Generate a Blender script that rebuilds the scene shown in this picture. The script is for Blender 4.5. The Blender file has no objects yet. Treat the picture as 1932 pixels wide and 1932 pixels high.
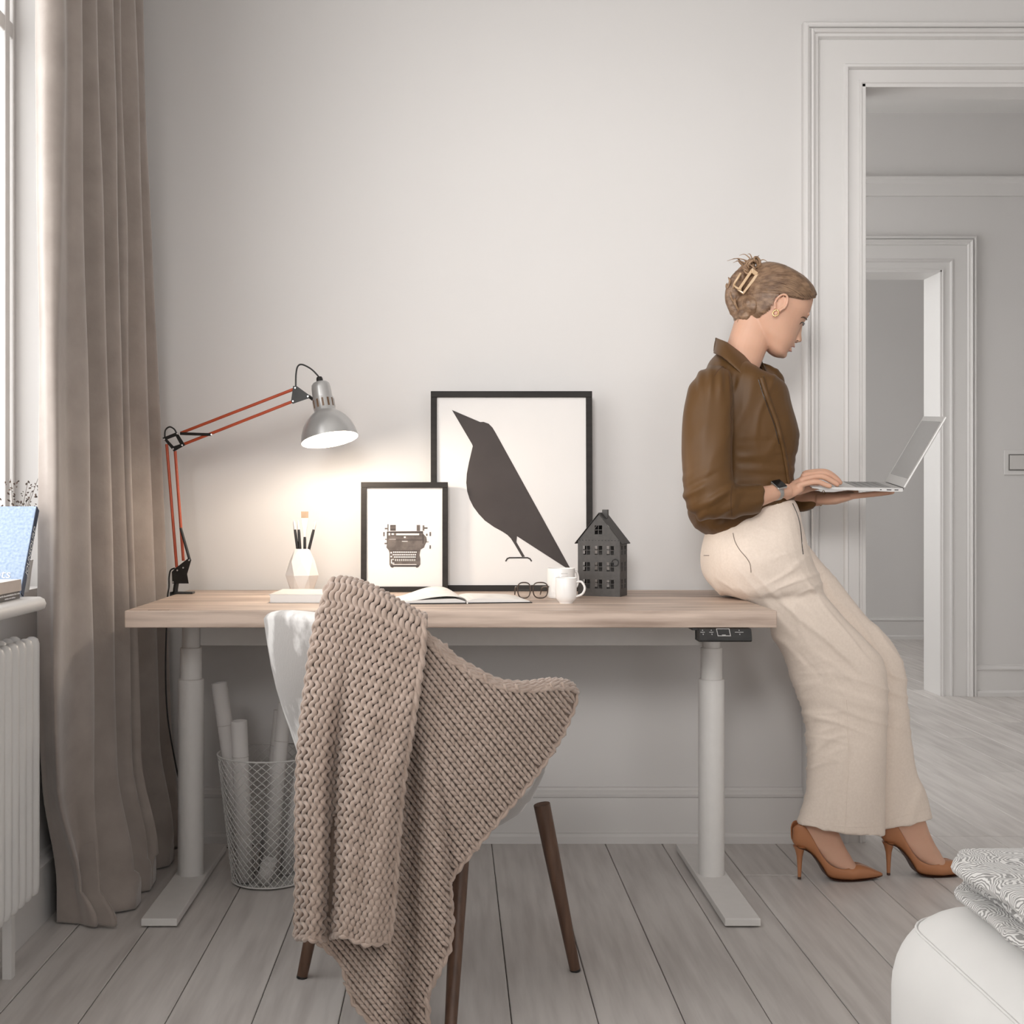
import bpy, bmesh, math, random
from mathutils import Vector, Matrix, noise
from mathutils.bvhtree import BVHTree

random.seed(7)
SC = bpy.context.scene
COL = SC.collection

# ------------------------------------------------------------------ camera
F, CX, CY, HC = 2460.0, 855.0, 950.0, 1.04      # focal length and vanishing point in pixels, eye height in metres


def P(px, py, Y):
    """the place at distance Y that a pixel of the photograph shows"""
    return Vector(((px - CX) * Y / F, Y, HC - (py - CY) * Y / F))


cam = bpy.data.cameras.new('camera')
cam_o = bpy.data.objects.new('camera', cam)
COL.objects.link(cam_o)
cam_o.location = (0, 0, HC)
cam_o.rotation_euler = (math.pi / 2, 0, 0)
cam.sensor_width = 36
cam.sensor_fit = 'HORIZONTAL'
cam.lens = F / 1932 * 36
cam.shift_x = (966 - CX) / 1932
cam.shift_y = (CY - 966) / 1932
cam.clip_start = 0.05
SC.camera = cam_o

# ------------------------------------------------------------------ daylight and exposure
world = bpy.data.worlds.new('sky')
SC.world = world
world.use_nodes = True
wn = world.node_tree.nodes
wn['Background'].inputs[0].default_value = (1.0, 0.985, 0.97, 1)
wn['Background'].inputs[1].default_value = 3.3
SC.view_settings.view_transform = 'Standard'
SC.view_settings.look = 'None'
SC.view_settings.gamma = 1
SC.view_settings.use_curve_mapping = False
SC.view_settings.exposure = 0.13

# added spot without fixture, behind the camera, for the glow above the desk
L = bpy.data.lights.new('added_wall_spot', 'SPOT')
L.energy = 470
L.color = (1.0, 0.97, 0.945)
L.spot_size = math.radians(33)
L.spot_blend = 1.0
L.shadow_soft_size = 0.55
o = bpy.data.objects.new('added_wall_spot', L)
COL.objects.link(o)
o.location = (-0.55, -1.3, 2.55)
o.rotation_euler = (Vector((0.42, 4.0, 1.45)) - o.location).to_track_quat('-Z', 'Y').to_euler()

XL = -1.03                 # window wall
YB = 4.01                  # wall behind the desk
XR = 4.3                   # right wall
YF = -2.2                  # wall behind the camera
ZC = 3.15                  # ceiling
Y2, Y2b = 7.05, 7.27       # second wall, seen through the doorway
Y3 = 10.0
WINDOWS = [(-1.7, 0.15), (0.75, 3.27), (4.4, 6.85), (7.6, 9.8)]
XH = 0.55                  # outer wall of the rooms beyond the doorway
WZ0, WZ1 = 0.80, 2.9


def wx(y):
    return XL if y < YB else XH


def portal(y0, y1):
    L = bpy.data.lights.new('window_daylight', 'AREA')
    L.shape = 'RECTANGLE'
    L.size, L.size_y = WZ1 - WZ0, y1 - y0
    L.cycles.is_portal = True
    o = bpy.data.objects.new('window_daylight', L)
    COL.objects.link(o)
    o.location = (wx(y0) - 0.14, (y0 + y1) / 2, (WZ0 + WZ1) / 2)
    o.rotation_euler = (0, -math.pi / 2, 0)


for w in WINDOWS:
    portal(*w)
FW = (0.6, 2.9)          # added windows in the unseen wall behind the camera, for frontal light
L = bpy.data.lights.new('window_daylight', 'AREA')
L.shape = 'RECTANGLE'
L.size, L.size_y = FW[1] - FW[0], WZ1 - WZ0
L.cycles.is_portal = True
o = bpy.data.objects.new('window_daylight', L)
COL.objects.link(o)
o.location = ((FW[0] + FW[1]) / 2, YF - 0.05, (WZ0 + WZ1) / 2)
o.rotation_euler = (math.pi / 2, 0, 0)

# ------------------------------------------------------------------ helpers


def wm(o):
    return o.matrix_basis.copy() if o.parent is None else wm(o.parent) @ o.matrix_basis


def tag(o, label=None, cat=None, group=None, kind=None):
    if label:
        o['label'] = label
    if cat:
        o['category'] = cat
    if group:
        o['group'] = group
    if kind:
        o['kind'] = kind
    return o


def thing(name, label, cat, loc=(0, 0, 0), rotz=0.0, group=None, rot=None):
    o = bpy.data.objects.new(name, None)
    COL.objects.link(o)
    o.empty_display_size = 0.05
    o.location = loc
    o.rotation_euler = rot if rot else (0, 0, rotz)
    return tag(o, label, cat, group)


class MB:
    def __init__(s):
        s.v, s.f = [], []

    def add(s, vs, fs):
        k = len(s.v)
        s.v += [Vector(p) for p in vs]
        s.f += [tuple(i + k for i in q) for q in fs]
        return s

    def box(s, x0, x1, y0, y1, z0, z1, m=None):
        vs = [(x, y, z) for z in (z0, z1) for y in (y0, y1) for x in (x0, x1)]
        if m is not None:
            vs = [m @ Vector(p) for p in vs]
        return s.add(vs, [(0, 2, 3, 1), (4, 5, 7, 6), (0, 1, 5, 4), (2, 6, 7, 3), (0, 4, 6, 2), (1, 3, 7, 5)])

    def loft(s, rings, cap=True, closed=True, loop=False):
        n = len(rings[0])
        vs = [p for r in rings for p in r]
        fs = []
        m = len(rings)
        for i in range(m if loop else m - 1):
            i2 = (i + 1) % m
            for j in range(n if closed else n - 1):
                j2 = (j + 1) % n
                fs.append((i * n + j, i * n + j2, i2 * n + j2, i2 * n + j))
        if cap and closed and not loop:
            fs.append(tuple(reversed(range(n))))
            fs.append(tuple((m - 1) * n + j for j in range(n)))
        return s.add(vs, fs)

    def tube(s, pts, r, n=8, cap=True, loop=False, flat=1.0, up=None):
        pts = [Vector(p) for p in pts]
        m = len(pts)
        rs = r if isinstance(r, (list, tuple)) else [r] * m
        rings = []
        prev = None
        for i, p in enumerate(pts):
            if loop:
                d = pts[(i + 1) % m] - pts[i - 1]
            else:
                d = pts[min(i + 1, m - 1)] - pts[max(i - 1, 0)]
            if d.length < 1e-9:
                d = Vector((0, 0, 1))
            d.normalize()
            if prev is None:
                a = Vector(up) if up is not None else (Vector((0, 0, 1)) if abs(d.z) < 0.9 else Vector((1, 0, 0)))
            else:
                a = prev
            a = a - d * a.dot(d)
            if a.length < 1e-6:
                a = d.orthogonal()
            a.normalize()
            b = d.cross(a)
            prev = a
            rings.append([p + a * (rs[i] * math.cos(2 * math.pi * k / n)) + b * (rs[i] * flat * math.sin(2 * math.pi * k / n)) for k in range(n)])
        return s.loft(rings, cap=cap, loop=loop)

    def lathe(s, prof, n=32, m=None, cap=True, loop=False):
        rings = []
        for r, z in prof:
            ring = [Vector((r * math.cos(2 * math.pi * k / n), r * math.sin(2 * math.pi * k / n), z)) for k in range(n)]
            rings.append([m @ p for p in ring] if m is not None else ring)
        return s.loft(rings, cap=cap, loop=loop)

    def prism(s, poly, d):
        """polygon of 3-D points pushed along d"""
        d = Vector(d)
        a = [Vector(p) for p in poly]
        return s.loft([a, [p + d for p in a]])

    def build(s, name, mat, parent=None, smooth=None, bevel=None, local=False, origin=None, seg=2):
        me = bpy.data.meshes.new(name)
        me.from_pydata([tuple(p) for p in s.v], [], s.f)
        me.update()
        return finish(me, name, mat, parent, smooth, bevel, local, origin, seg)


def finish(me, name, mat, parent=None, smooth=None, bevel=None, local=False, origin=None, seg=2):
    bm = bmesh.new()
    bm.from_mesh(me)
    bmesh.ops.recalc_face_normals(bm, faces=bm.faces)
    bm.to_mesh(me)
    bm.free()
    if smooth is not None:
        me.shade_smooth()
        if smooth < 179:
            me.set_sharp_from_angle(angle=math.radians(smooth))
    me.materials.append(mat)
    o = bpy.data.objects.new(name, me)
    COL.objects.link(o)
    if parent is not None:
        o.parent = parent
        if not local:
            me.transform(wm(parent).inverted())
    elif origin is not None:
        origin = Vector(origin)
        me.transform(Matrix.Translation(-origin))
        o.location = origin
    if bevel:
        b = o.modifiers.new('bevel', 'BEVEL')
        b.width = bevel
        b.segments = seg
        b.limit_method = 'ANGLE'
        b.angle_limit = math.radians(40)
    return o


def copy_tree(o, parent=None):
    c = o.copy()
    COL.objects.link(c)
    c.parent = parent
    for ch in [q for q in bpy.data.objects if q.parent == o]:
        copy_tree(ch, c)
    return c


def bez(pts, n=12, closed=False):
    """Catmull-Rom through the points"""
    pts = [Vector(p) for p in pts]
    m = len(pts)
    out = []
    for i in range(m if closed else m - 1):
        if closed:
            p0, p1, p2, p3 = pts[i - 1], pts[i], pts[(i + 1) % m], pts[(i + 2) % m]
        else:
            p0, p1, p2, p3 = pts[max(i - 1, 0)], pts[i], pts[i + 1], pts[min(i + 2, m - 1)]
        for k in range(n):
            t = k / n
            out.append(0.5 * ((2 * p1) + (p2 - p0) * t + (2 * p0 - 5 * p1 + 4 * p2 - p3) * t * t + (3 * p1 - p0 - 3 * p2 + p3) * t ** 3))
    if not closed:
        out.append(pts[-1].copy())
    return out


def lerp(a, b, t):
    return a + (b - a) * t


def interp(tab, x):
    """piecewise smooth table lookup: tab = [(x, v), ...]"""
    if x <= tab[0][0]:
        return tab[0][1]
    for (x0, a), (x1, b) in zip(tab, tab[1:]):
        if x <= x1:
            t = (x - x0) / (x1 - x0)
            return a + (b - a) * t
    return tab[-1][1]


def crom(tab, x):
    """Catmull-Rom interpolation of a table"""
    n = len(tab)
    if x <= tab[0][0]:
        return tab[0][1]
    if x >= tab[-1][0]:
        return tab[-1][1]
    for i in range(n - 1):
        if x <= tab[i + 1][0]:
            break
    x0, x1 = tab[i][0], tab[i + 1][0]
    t = (x - x0) / (x1 - x0)
    p1, p2 = tab[i][1], tab[i + 1][1]
    m1 = (p2 - tab[i - 1][1]) / (x1 - tab[i - 1][0]) * (x1 - x0) if i > 0 else p2 - p1
    m2 = (tab[i + 2][1] - p1) / (tab[i + 2][0] - x0) * (x1 - x0) if i + 2 < n else p2 - p1
    return (2 * t ** 3 - 3 * t * t + 1) * p1 + (t ** 3 - 2 * t * t + t) * m1 + (-2 * t ** 3 + 3 * t * t) * p2 + (t ** 3 - t * t) * m2


def sstep(a, b, x):
    t = max(0.0, min(1.0, (x - a) / (b - a)))
    return t * t * (3 - 2 * t)


# ------------------------------------------------------------------ materials
def srgb(r, g, b):
    def f(c):
        c /= 255.0
        return c / 12.92 if c <= 0.04045 else ((c + 0.055) / 1.055) ** 2.4
    return (f(r), f(g), f(b))


def mat(name, col, rough=0.6, metal=0.0, col2=None, nscale=4.0, stretch=(1, 1, 1), detail=4.0, lo=0.35, hi=0.65,
        bump=0.0, bscale=60.0, bdist=0.002, bstretch=None, sheen=0.0, spec=0.5, rnd=0.0, alpha=None, emit=None, sss=0.0, coat=0.0):
    m = bpy.data.materials.new(name)
    m.use_nodes = True
    N, L = m.node_tree.nodes, m.node_tree.links
    B = N['Principled BSDF']
    B.inputs['Base Color'].default_value = (*col, 1)
    B.inputs['Roughness'].default_value = rough
    B.inputs['Metallic'].default_value = metal
    B.inputs['Specular IOR Level'].default_value = spec
    B.inputs['Sheen Weight'].default_value = sheen
    B.inputs['Coat Weight'].default_value = coat
    if sss:
        B.inputs['Subsurface Weight'].default_value = sss
        B.inputs['Subsurface Radius'].default_value = (0.012, 0.005, 0.003)
        B.inputs['Subsurface Scale'].default_value = 0.6
    tc = N.new('ShaderNodeTexCoord')
    if col2 is not None:
        mp = N.new('ShaderNodeMapping')
        mp.inputs['Scale'].default_value = stretch
        L.new(tc.outputs['Object'], mp.inputs['Vector'])
        nz = N.new('ShaderNodeTexNoise')
        nz.inputs['Scale'].default_value = nscale
        nz.inputs['Detail'].default_value = detail
        L.new(mp.outputs[0], nz.inputs['Vector'])
        if rnd:
            oi = N.new('ShaderNodeObjectInfo')
            ml = N.new('ShaderNodeMath')
            ml.operation = 'MULTIPLY'
            ml.inputs[1].default_value = 37.0
            L.new(oi.outputs['Random'], ml.inputs[0])
            cb = N.new('ShaderNodeCombineXYZ')
            L.new(ml.outputs[0], cb.inputs[0])
            L.new(ml.outputs[0], cb.inputs[2])
            L.new(cb.outputs[0], mp.inputs['Location'])
        rp = N.new('ShaderNodeValToRGB')
        rp.color_ramp.elements[0].position = lo
        rp.color_ramp.elements[1].position = hi
        rp.color_ramp.elements[0].color = (*col, 1)
        rp.color_ramp.elements[1].color = (*col2, 1)
        L.new(nz.outputs['Fac'], rp.inputs['Fac'])
        outc = rp.outputs['Color']
        if rnd:
            hs = N.new('ShaderNodeHueSaturation')
            mr = N.new('ShaderNodeMapRange')
            mr.inputs['To Min'].default_value = 1 - rnd
            mr.inputs['To Max'].default_value = 1 + rnd
            L.new(oi.outputs['Random'], mr.inputs['Value'])
            L.new(mr.outputs[0], hs.inputs['Value'])
            L.new(outc, hs.inputs['Color'])
            outc = hs.outputs['Color']
        L.new(outc, B.inputs['Base Color'])
    if bump:
        mp2 = N.new('ShaderNodeMapping')
        mp2.inputs['Scale'].default_value = bstretch or stretch
        L.new(tc.outputs['Object'], mp2.inputs['Vector'])
        n2 = N.new('ShaderNodeTexNoise')
        n2.inputs['Scale'].default_value = bscale
        n2.inputs['Detail'].default_value = 3
        L.new(mp2.outputs[0], n2.inputs['Vector'])
        bp = N.new('ShaderNodeBump')
        bp.inputs['Strength'].default_value = bump
        bp.inputs['Distance'].default_value = bdist
        L.new(n2.outputs['Fac'], bp.inputs['Height'])
        L.new(bp.outputs[0], B.inputs['Normal'])
    if emit:
        B.inputs['Emission Color'].default_value = (*emit[0], 1)
        B.inputs['Emission Strength'].default_value = emit[1]
    if alpha is not None:
        B.inputs['Alpha'].default_value = alpha
    return m


def glassmat(name, tint=(1, 1, 1), refl=0.08):
    m = bpy.data.materials.new(name)
    m.use_nodes = True
    N, L = m.node_tree.nodes, m.node_tree.links
    N.remove(N['Principled BSDF'])
    t = N.new('ShaderNodeBsdfTransparent')
    t.inputs[0].default_value = (*tint, 1)
    g = N.new('ShaderNodeBsdfGlossy')
    g.inputs['Roughness'].default_value = 0.02
    lw = N.new('ShaderNodeLayerWeight')
    lw.inputs['Blend'].default_value = 0.2
    pw = N.new('ShaderNodeMath')
    pw.operation = 'POWER'
    pw.inputs[1].default_value = 4.0
    L.new(lw.outputs['Facing'], pw.inputs[0])
    ml = N.new('ShaderNodeMath')
    ml.operation = 'MULTIPLY_ADD'
    ml.inputs[1].default_value = 0.6
    ml.inputs[2].default_value = refl * 0.4
    L.new(pw.outputs[0], ml.inputs[0])
    ml.use_clamp = True
    mx = N.new('ShaderNodeMixShader')
    L.new(ml.outputs[0], mx.inputs[0])
    L.new(t.outputs[0], mx.inputs[1])
    L.new(g.outputs[0], mx.inputs[2])
    L.new(mx.outputs[0], N['Material Output'].inputs[0])
    return m


M = {}
M['wall'] = mat('wall_paint', (0.70, 0.683, 0.672), 0.85, bump=0.05, bscale=180, bdist=0.001, col2=(0.715, 0.698, 0.687), nscale=1.5)
M['trim'] = mat('trim_paint', (0.72, 0.703, 0.69), 0.45, col2=(0.735, 0.718, 0.705), nscale=3)
M['ceiling'] = mat('ceiling_paint', (0.76, 0.745, 0.73), 0.9, col2=(0.77, 0.755, 0.74), nscale=2)
M['plank'] = mat('whitewashed_board', (0.47, 0.435, 0.415), 0.42, col2=(0.66, 0.625, 0.60), nscale=5, stretch=(7, 0.55, 1), detail=8, lo=0.2, hi=0.62,
                 bump=0.25, bscale=9, bdist=0.0015, bstretch=(14, 0.6, 1), rnd=0.05)
M['gap'] = mat('floor_gap', (0.10, 0.09, 0.085), 0.9, col2=(0.16, 0.15, 0.14), nscale=20)
M['white_metal'] = mat('white_powder_coat', (0.74, 0.72, 0.70), 0.4, col2=(0.76, 0.74, 0.72), nscale=30)
M['black'] = mat('black_plastic', (0.012, 0.011, 0.011), 0.35, col2=(0.02, 0.019, 0.018), nscale=40)
M['chrome'] = mat('steel', (0.62, 0.61, 0.60), 0.25, 1.0, col2=(0.7, 0.69, 0.68), nscale=30)
M['picture_glass'] = glassmat('picture_glass', (0.99, 0.99, 0.99), 0.0)
M['glass'] = glassmat('window_glass', (0.97, 0.98, 0.98))

# ------------------------------------------------------------------ the room
def struct(o):
    o['kind'] = 'structure'
    return o


# floor slab with separate boards on top
fl = struct(MB().box(XL - 0.3, XR + 0.2, YF - 0.2, YB + 0.1, -0.12, -0.006).box(XH - 0.3, XR + 0.2, YB + 0.1, Y3 + 0.2, -0.12, -0.006).build('floor', M['gap']))
PW = 0.1737
board_mesh = {}


def plank(x0, x1, y0, y1):
    k = (round(x1 - x0, 3), round(y1 - y0, 2))
    if k not in board_mesh:
        w, l, b = (x1 - x0) - 0.0022, (y1 - y0) - 0.002, 0.0016
        me = bpy.data.meshes.new('plank')
        mb = MB()
        mb.loft([[(-w / 2, -l / 2, -0.02), (w / 2, -l / 2, -0.02), (w / 2, l / 2, -0.02), (-w / 2, l / 2, -0.02)],
                 [(-w / 2, -l / 2, -b), (w / 2, -l / 2, -b), (w / 2, l / 2, -b), (-w / 2, l / 2, -b)],
                 [(-w / 2 + b, -l / 2 + b, 0), (w / 2 - b, -l / 2 + b, 0), (w / 2 - b, l / 2 - b, 0), (-w / 2 + b, l / 2 - b, 0)]])
        me.from_pydata([tuple(p) for p in mb.v], [], mb.f)
        me.materials.append(M['plank'])
        board_mesh[k] = me
    o = bpy.data.objects.new('plank', board_mesh[k])
    COL.objects.link(o)
    o.parent = fl
    o.location = ((x0 + x1) / 2, (y0 + y1) / 2, 0)


x = 0.1175 - 7 * PW
i = 0
while x < XR:
    xa, xb = max(x, XL + 0.002), min(x + PW, XR - 0.002)
    if xb - xa > 0.02:
        cuts = [0.9, [4.075, 2.9, 4.075, 3.65][i % 4] if xa > 0.75 and xa < 1.9 else 4.075, 4.075]
        cuts = sorted(set(cuts))
        if xa > 1.0:
            cuts += [[5.4, 6.2, 5.05, 5.8][i % 4], Y2 + 0.22, Y3 - 0.003]
        for a, b in zip(cuts, cuts[1:]):
            plank(xa, xb, a, b)
    x += PW
    i += 1
# the boards behind the camera, as one plain floor piece
o = MB().box(XL, XR, YF, 0.898, -0.02, 0).build('plank', M['plank'], fl)

DX0, DX1, DZ = 1.255, 2.70, 2.328       # doorway in the wall behind the desk
EX0, EX1, EZ = 1.62, 2.639, 2.30        # doorway of the far wall
mb = MB()
TB = 0.10
for a in ((XL, DX0, 0, ZC), (DX1, XR, 0, ZC), (DX0, DX1, DZ, ZC)):
    mb.box(a[0], a[1], YB, YB + TB, a[2] - (0.02 if a[2] == 0 else 0), a[3])
struct(mb.build('wall_back', M['wall']))
mb = MB()
for a in ((XH, EX0, 0, ZC), (EX1, XR, 0, ZC), (EX0, EX1, EZ, ZC)):
    mb.box(a[0], a[1], Y2, Y2b, a[2] - (0.02 if a[2] == 0 else 0), a[3])
struct(mb.build('wall_hall', M['wall']))
struct(MB().box(XH, XR, Y3, Y3 + 0.1, -0.02, ZC).build('wall_far', M['wall']))
struct(MB().box(XR, XR + 0.1, YF, Y3, -0.02, ZC).build('wall_right', M['wall']))
mb = MB()
for a in ((XL - 0.1, FW[0], -0.02, ZC), (FW[1], XR + 0.1, -0.02, ZC), (FW[0], FW[1], -0.02, WZ0), (FW[0], FW[1], WZ1, ZC)):
    mb.box(a[0], a[1], YF - 0.1, YF, a[2], a[3])
struct(mb.build('wall_front', M['wall']))
mb = MB()
for k in range(5):
    x = lerp(FW[0] + .03, FW[1] - .03, k / 4)
    mb.box(x - .03, x + .03, YF - .07, YF - .03, WZ0, WZ1)
for z in (WZ0, 2.25, WZ1 - .06):
    mb.box(FW[0], FW[1], YF - .068, YF - .032, z, z + .06)
struct(mb.build('window_5', M['trim']))  # unseen window bars, added with the opening that lights the room frontally
struct(MB().box(XL - 0.3, XR + 0.1, YF - 0.1, YB + 0.1, ZC, ZC + 0.1).box(XH - 0.3, XR + 0.1, YB + 0.1, Y3 + 0.1, ZC, ZC + 0.1).build('ceiling', M['ceiling']))
for nm, xw, ws, ya, yb in (('wall_left', XL, WINDOWS[:2], YF, YB + 0.1), ('wall_hall_left', XH, WINDOWS[2:], YB + 0.1, Y3)):
    mb = MB()
    ys = [ya] + [v for w in ws for v in w] + [yb]
    for k in range(0, len(ys), 2):
        mb.box(xw - 0.3, xw, ys[k], ys[k + 1], -0.02, ZC)
    for a, b in ws:
        mb.box(xw - 0.3, xw, a, b, -0.02, WZ0)
        mb.box(xw - 0.3, xw, a, b, WZ1, ZC)
    struct(mb.build(nm, M['wall']))


def casing(name, x0, x1, z1, yf, sc=1.0):
    """moulded door casing round an opening, mitred at the corners"""
    w = 0.184 * sc
    prof = [(0, 0), (0, .024), (.004, .031), (.011, .033), (.016, .030), (.018, .022), (.0215, .022), (.0225, .034), (.027, .037), (.033, .033),
            (.036, .026), (.044, .026), (.048, .019), (.0505, .014), (.053, .016), (.124, .016), (.128, .022), (.136, .0245), (.140, .018), (.1415, .010), (.174, .010),
            (.1755, .015), (.181, .015), (.184, .012), (.184, 0)]
    X0, X1, Z1 = x0 - w, x1 + w, z1 + w
    rows = []
    for o_, d in prof:
        o_ *= sc
        rows.append([(X0 + o_, yf - d, 0), (X0 + o_, yf - d, Z1 - o_), (X1 - o_, yf - d, Z1 - o_), (X1 - o_, yf - d, 0)])
    return struct(MB().loft(rows, cap=False, closed=False).build(name, M['trim'], smooth=25))


def lining(name, x0, x1, z1, ya, yb):
    """boards lining the inside of an opening"""
    mb = MB()
    t = 0.012
    mb.box(x0, x0 + t, ya, yb, 0, z1).box(x1 - t, x1, ya, yb, 0, z1).box(x0, x1, ya, yb, z1 - t, z1)
    return struct(mb.build(name, M['trim'], bevel=0.002))


casing('trim_1', DX0, DX1, DZ, YB)
lining('trim_2', DX0 - 0.001, DX1 + 0.001, DZ + 0.001, YB - 0.012, YB + TB + 0.012)
casing('trim_3', EX0, EX1, EZ, Y2)
lining('trim_4', EX0 - 0.001, EX1 + 0.001, EZ + 0.001, Y2 - 0.012, Y2b + 0.012)


def board(name, x0, x1, yf):
    """skirting with a stepped top"""
    prof = [(0, 0), (.026, 0), (.026, .022), (.022, .030), (.016, .032), (.016, .138), (.022, .142), (.024, .150), (.018, .156), (.010, .160), (.010, .168), (0, .170)]
    return struct(MB().loft([[(x0, yf - d, z) for d, z in prof], [(x1, yf - d, z) for d, z in prof]]).build(name, M['trim'], smooth=25))


board('baseboard_back', XL + 0.002, DX0 - 0.184, YB)
board('baseboard_hall', EX1 + 0.184, XR - 0.002, Y2)
board('baseboard_hall_left', XH + 0.002, EX0 - 0.184, Y2)
board('baseboard_far', XH + 0.002, XR - 0.002, Y3)
prof = [(0, 0), (.016, 0), (.016, .138), (.022, .142), (.024, .150), (.010, .160), (.010, .168), (0, .170)]
struct(MB().loft([[(XL + d, y, z) for d, z in prof] for y in (YF + 0.01, YB - 0.03)]).build('baseboard_left', M['trim'], smooth=25))
# picture rail of the hall
prof = [(0, 2.70), (.018, 2.70), (.022, 2.715), (.022, 2.765), (.030, 2.775), (.040, 2.785), (.040, 2.80), (0, 2.80)]
struct(MB().loft([[(x, Y2 - d, z) for d, z in prof] for x in (XH + 0.002, XR - 0.002)]).build('trim_5', M['trim'], smooth=25))

# windows of the left wall
for n, (a, b) in enumerate(WINDOWS, 1):
    xw = wx(a)
    rails = [(a, a + 0.012), (b - 0.012, b), (b - 0.071, b - 0.038), (a + 0.038, a + 0.071), ((a + b) / 2 - 0.035, (a + b) / 2 + 0.035)]
    mb = MB()
    for y0, y1 in rails:
        mb.box(xw - 0.095, xw - 0.068, y0, y1, WZ0, WZ1)
    for z0, z1 in ((WZ0, WZ0 + 0.07), (WZ1 - 0.07, WZ1), (2.2, 2.24)):
        mb.box(xw - 0.093, xw - 0.07, a, b, z0, z1)
    w = struct(mb.build('window_%d' % n, M['trim'], bevel=0.003))
    for k in range(2):
        y0, y1 = (a + 0.012, (a + b) / 2 - 0.035) if k == 0 else ((a + b) / 2 + 0.035, b - 0.012)
        for z0, z1 in ((WZ0 + .07, 2.2), (2.24, WZ1 - .07)):
            MB().add([(xw - 0.082, y0, z0), (xw - 0.082, y1, z0), (xw - 0.082, y1, z1), (xw - 0.082, y0, z1)], [(0, 1, 2, 3)]).build('pane', M['glass'], w)
    if n == 2:
        # rounded sill board reaching over the radiator
        zt, zb, xf = 0.833, 0.803, -0.905
        pr = [(XL - 0.066, zb), (xf - 0.012, zb), (xf - 0.003, zb + 0.004), (xf, zb + 0.015), (xf - 0.004, zt - 0.005), (xf - 0.014, zt), (XL - 0.066, zt)]
        MB().loft([[(px_, y, z) for px_, z in pr] for y in (a + 0.001, 2.895, 2.9)]).build('window_sill', M['trim'], w, smooth=60)
        MB().box(XL - 0.066, XL + 0.012, 2.9, b - 0.001, zb, zt).build('window_sill', M['trim'], w)

# light switch on the far hall wall
c = P(1917, 872.5, Y2)
sw = thing('light_switch', 'square pale grey rocker light switch on the hall wall', 'light switch', (c.x, Y2 - 0.006, c.z))
mb = MB()
h, r = 0.068, 0.038
mb.box(c.x - h, c.x + h, Y2 - 0.009, Y2 - 0.0005, c.z - h, c.z + h)
mb.build('plate', M['trim'], sw, bevel=0.003)
MB().box(c.x - r, c.x + r, Y2 - 0.0165, Y2 - 0.009, c.z - r, c.z + r).build('rocker', mat('switch_plastic', (0.66, 0.64, 0.62), 0.35, col2=(0.67, 0.65, 0.63)), sw, bevel=0.002)
mb = MB()
for a in ((-1, 0), (1, 0), (0, -1), (0, 1)):
    if a[0]:
        mb.box(c.x + a[0] * (r + .0035) - .003, c.x + a[0] * (r + .0035) + .003, Y2 - 0.0115, Y2 - 0.009, c.z - r - .006, c.z + r + .006)
    else:
        mb.box(c.x - r, c.x + r, Y2 - 0.0115, Y2 - 0.009, c.z + a[1] * (r + .0035) - .003, c.z + a[1] * (r + .0035) + .003)
mb.build('recess_ring', mat('switch_shadow_gap', (0.2, 0.19, 0.185), 0.6, col2=(0.22, 0.21, 0.2)), sw)

# ------------------------------------------------------------------ radiator below the sill
rad = thing('radiator', 'white column radiator standing under the window sill', 'radiator', (-0.965, 2.0, 0.0))
col_mesh = None
for k in range(38):
    y = 2.955 - k * 0.046
    if y < 1.2:
        break
    if col_mesh is None:
        mb = MB()
        for xo, rr in ((-0.955, 0.0175), (-0.995, 0.0165)):
            mb.tube([(xo, y, .152), (xo, y, .158), (xo, y, .175), (xo, y, .70), (xo, y, .722), (xo, y, .733), (xo, y, .738)], [.008, rr * .8, rr, rr, rr, rr * .8, .006], 12)
        mb.box(-1.0, -0.955, y - .012, y + .012, .70, .725)
        mb.box(-1.0, -0.955, y - .012, y + .012, .17, .195)
        c0 = mb.build('column', mat('radiator_enamel', (0.73, 0.715, 0.70), 0.35, col2=(0.75, 0.735, 0.72), nscale=15), rad, smooth=45)
        col_mesh, y_first, loc0 = c0.data, y, c0.location.copy()
    else:
        c1 = bpy.data.objects.new('column', col_mesh)
        COL.objects.link(c1)
        c1.parent = rad
        c1.location = loc0 + Vector((0, y - y_first, 0))
mb = MB()
for z in (.185, .712):
    mb.tube([(-0.975, 2.97, z), (-0.975, 1.2, z)], .013, 10)
mb.build('header_pipe', M['white_metal'], rad, smooth=45)
for y in (2.86, 1.35):
    MB().box(-0.985, -0.965, y - .012, y + .012, 0.0, .17).build('foot', M['white_metal'], rad)

# ------------------------------------------------------------------ desk
M['oak'] = mat('pale_oak', (0.60, 0.475, 0.395), 0.45, col2=(0.29, 0.21, 0.165), nscale=3.0, stretch=(0.75, 8, 11), detail=12, lo=0.40, hi=0.70, bump=0.2, bscale=12, bdist=0.0012, bstretch=(0.5, 14, 14))
ZT = 0.777
DXa, DXb, DYa, DYb = -0.8065, 0.795, 3.2, 3.965
desk = thing('standing_desk', 'pale oak standing desk on two white telescopic legs', 'desk', (0, 3.58, 0))
MB().box(DXa, DXb, DYa, DYb, ZT - 0.042, ZT).build('tabletop', M['oak'], desk, bevel=0.0025)
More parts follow.
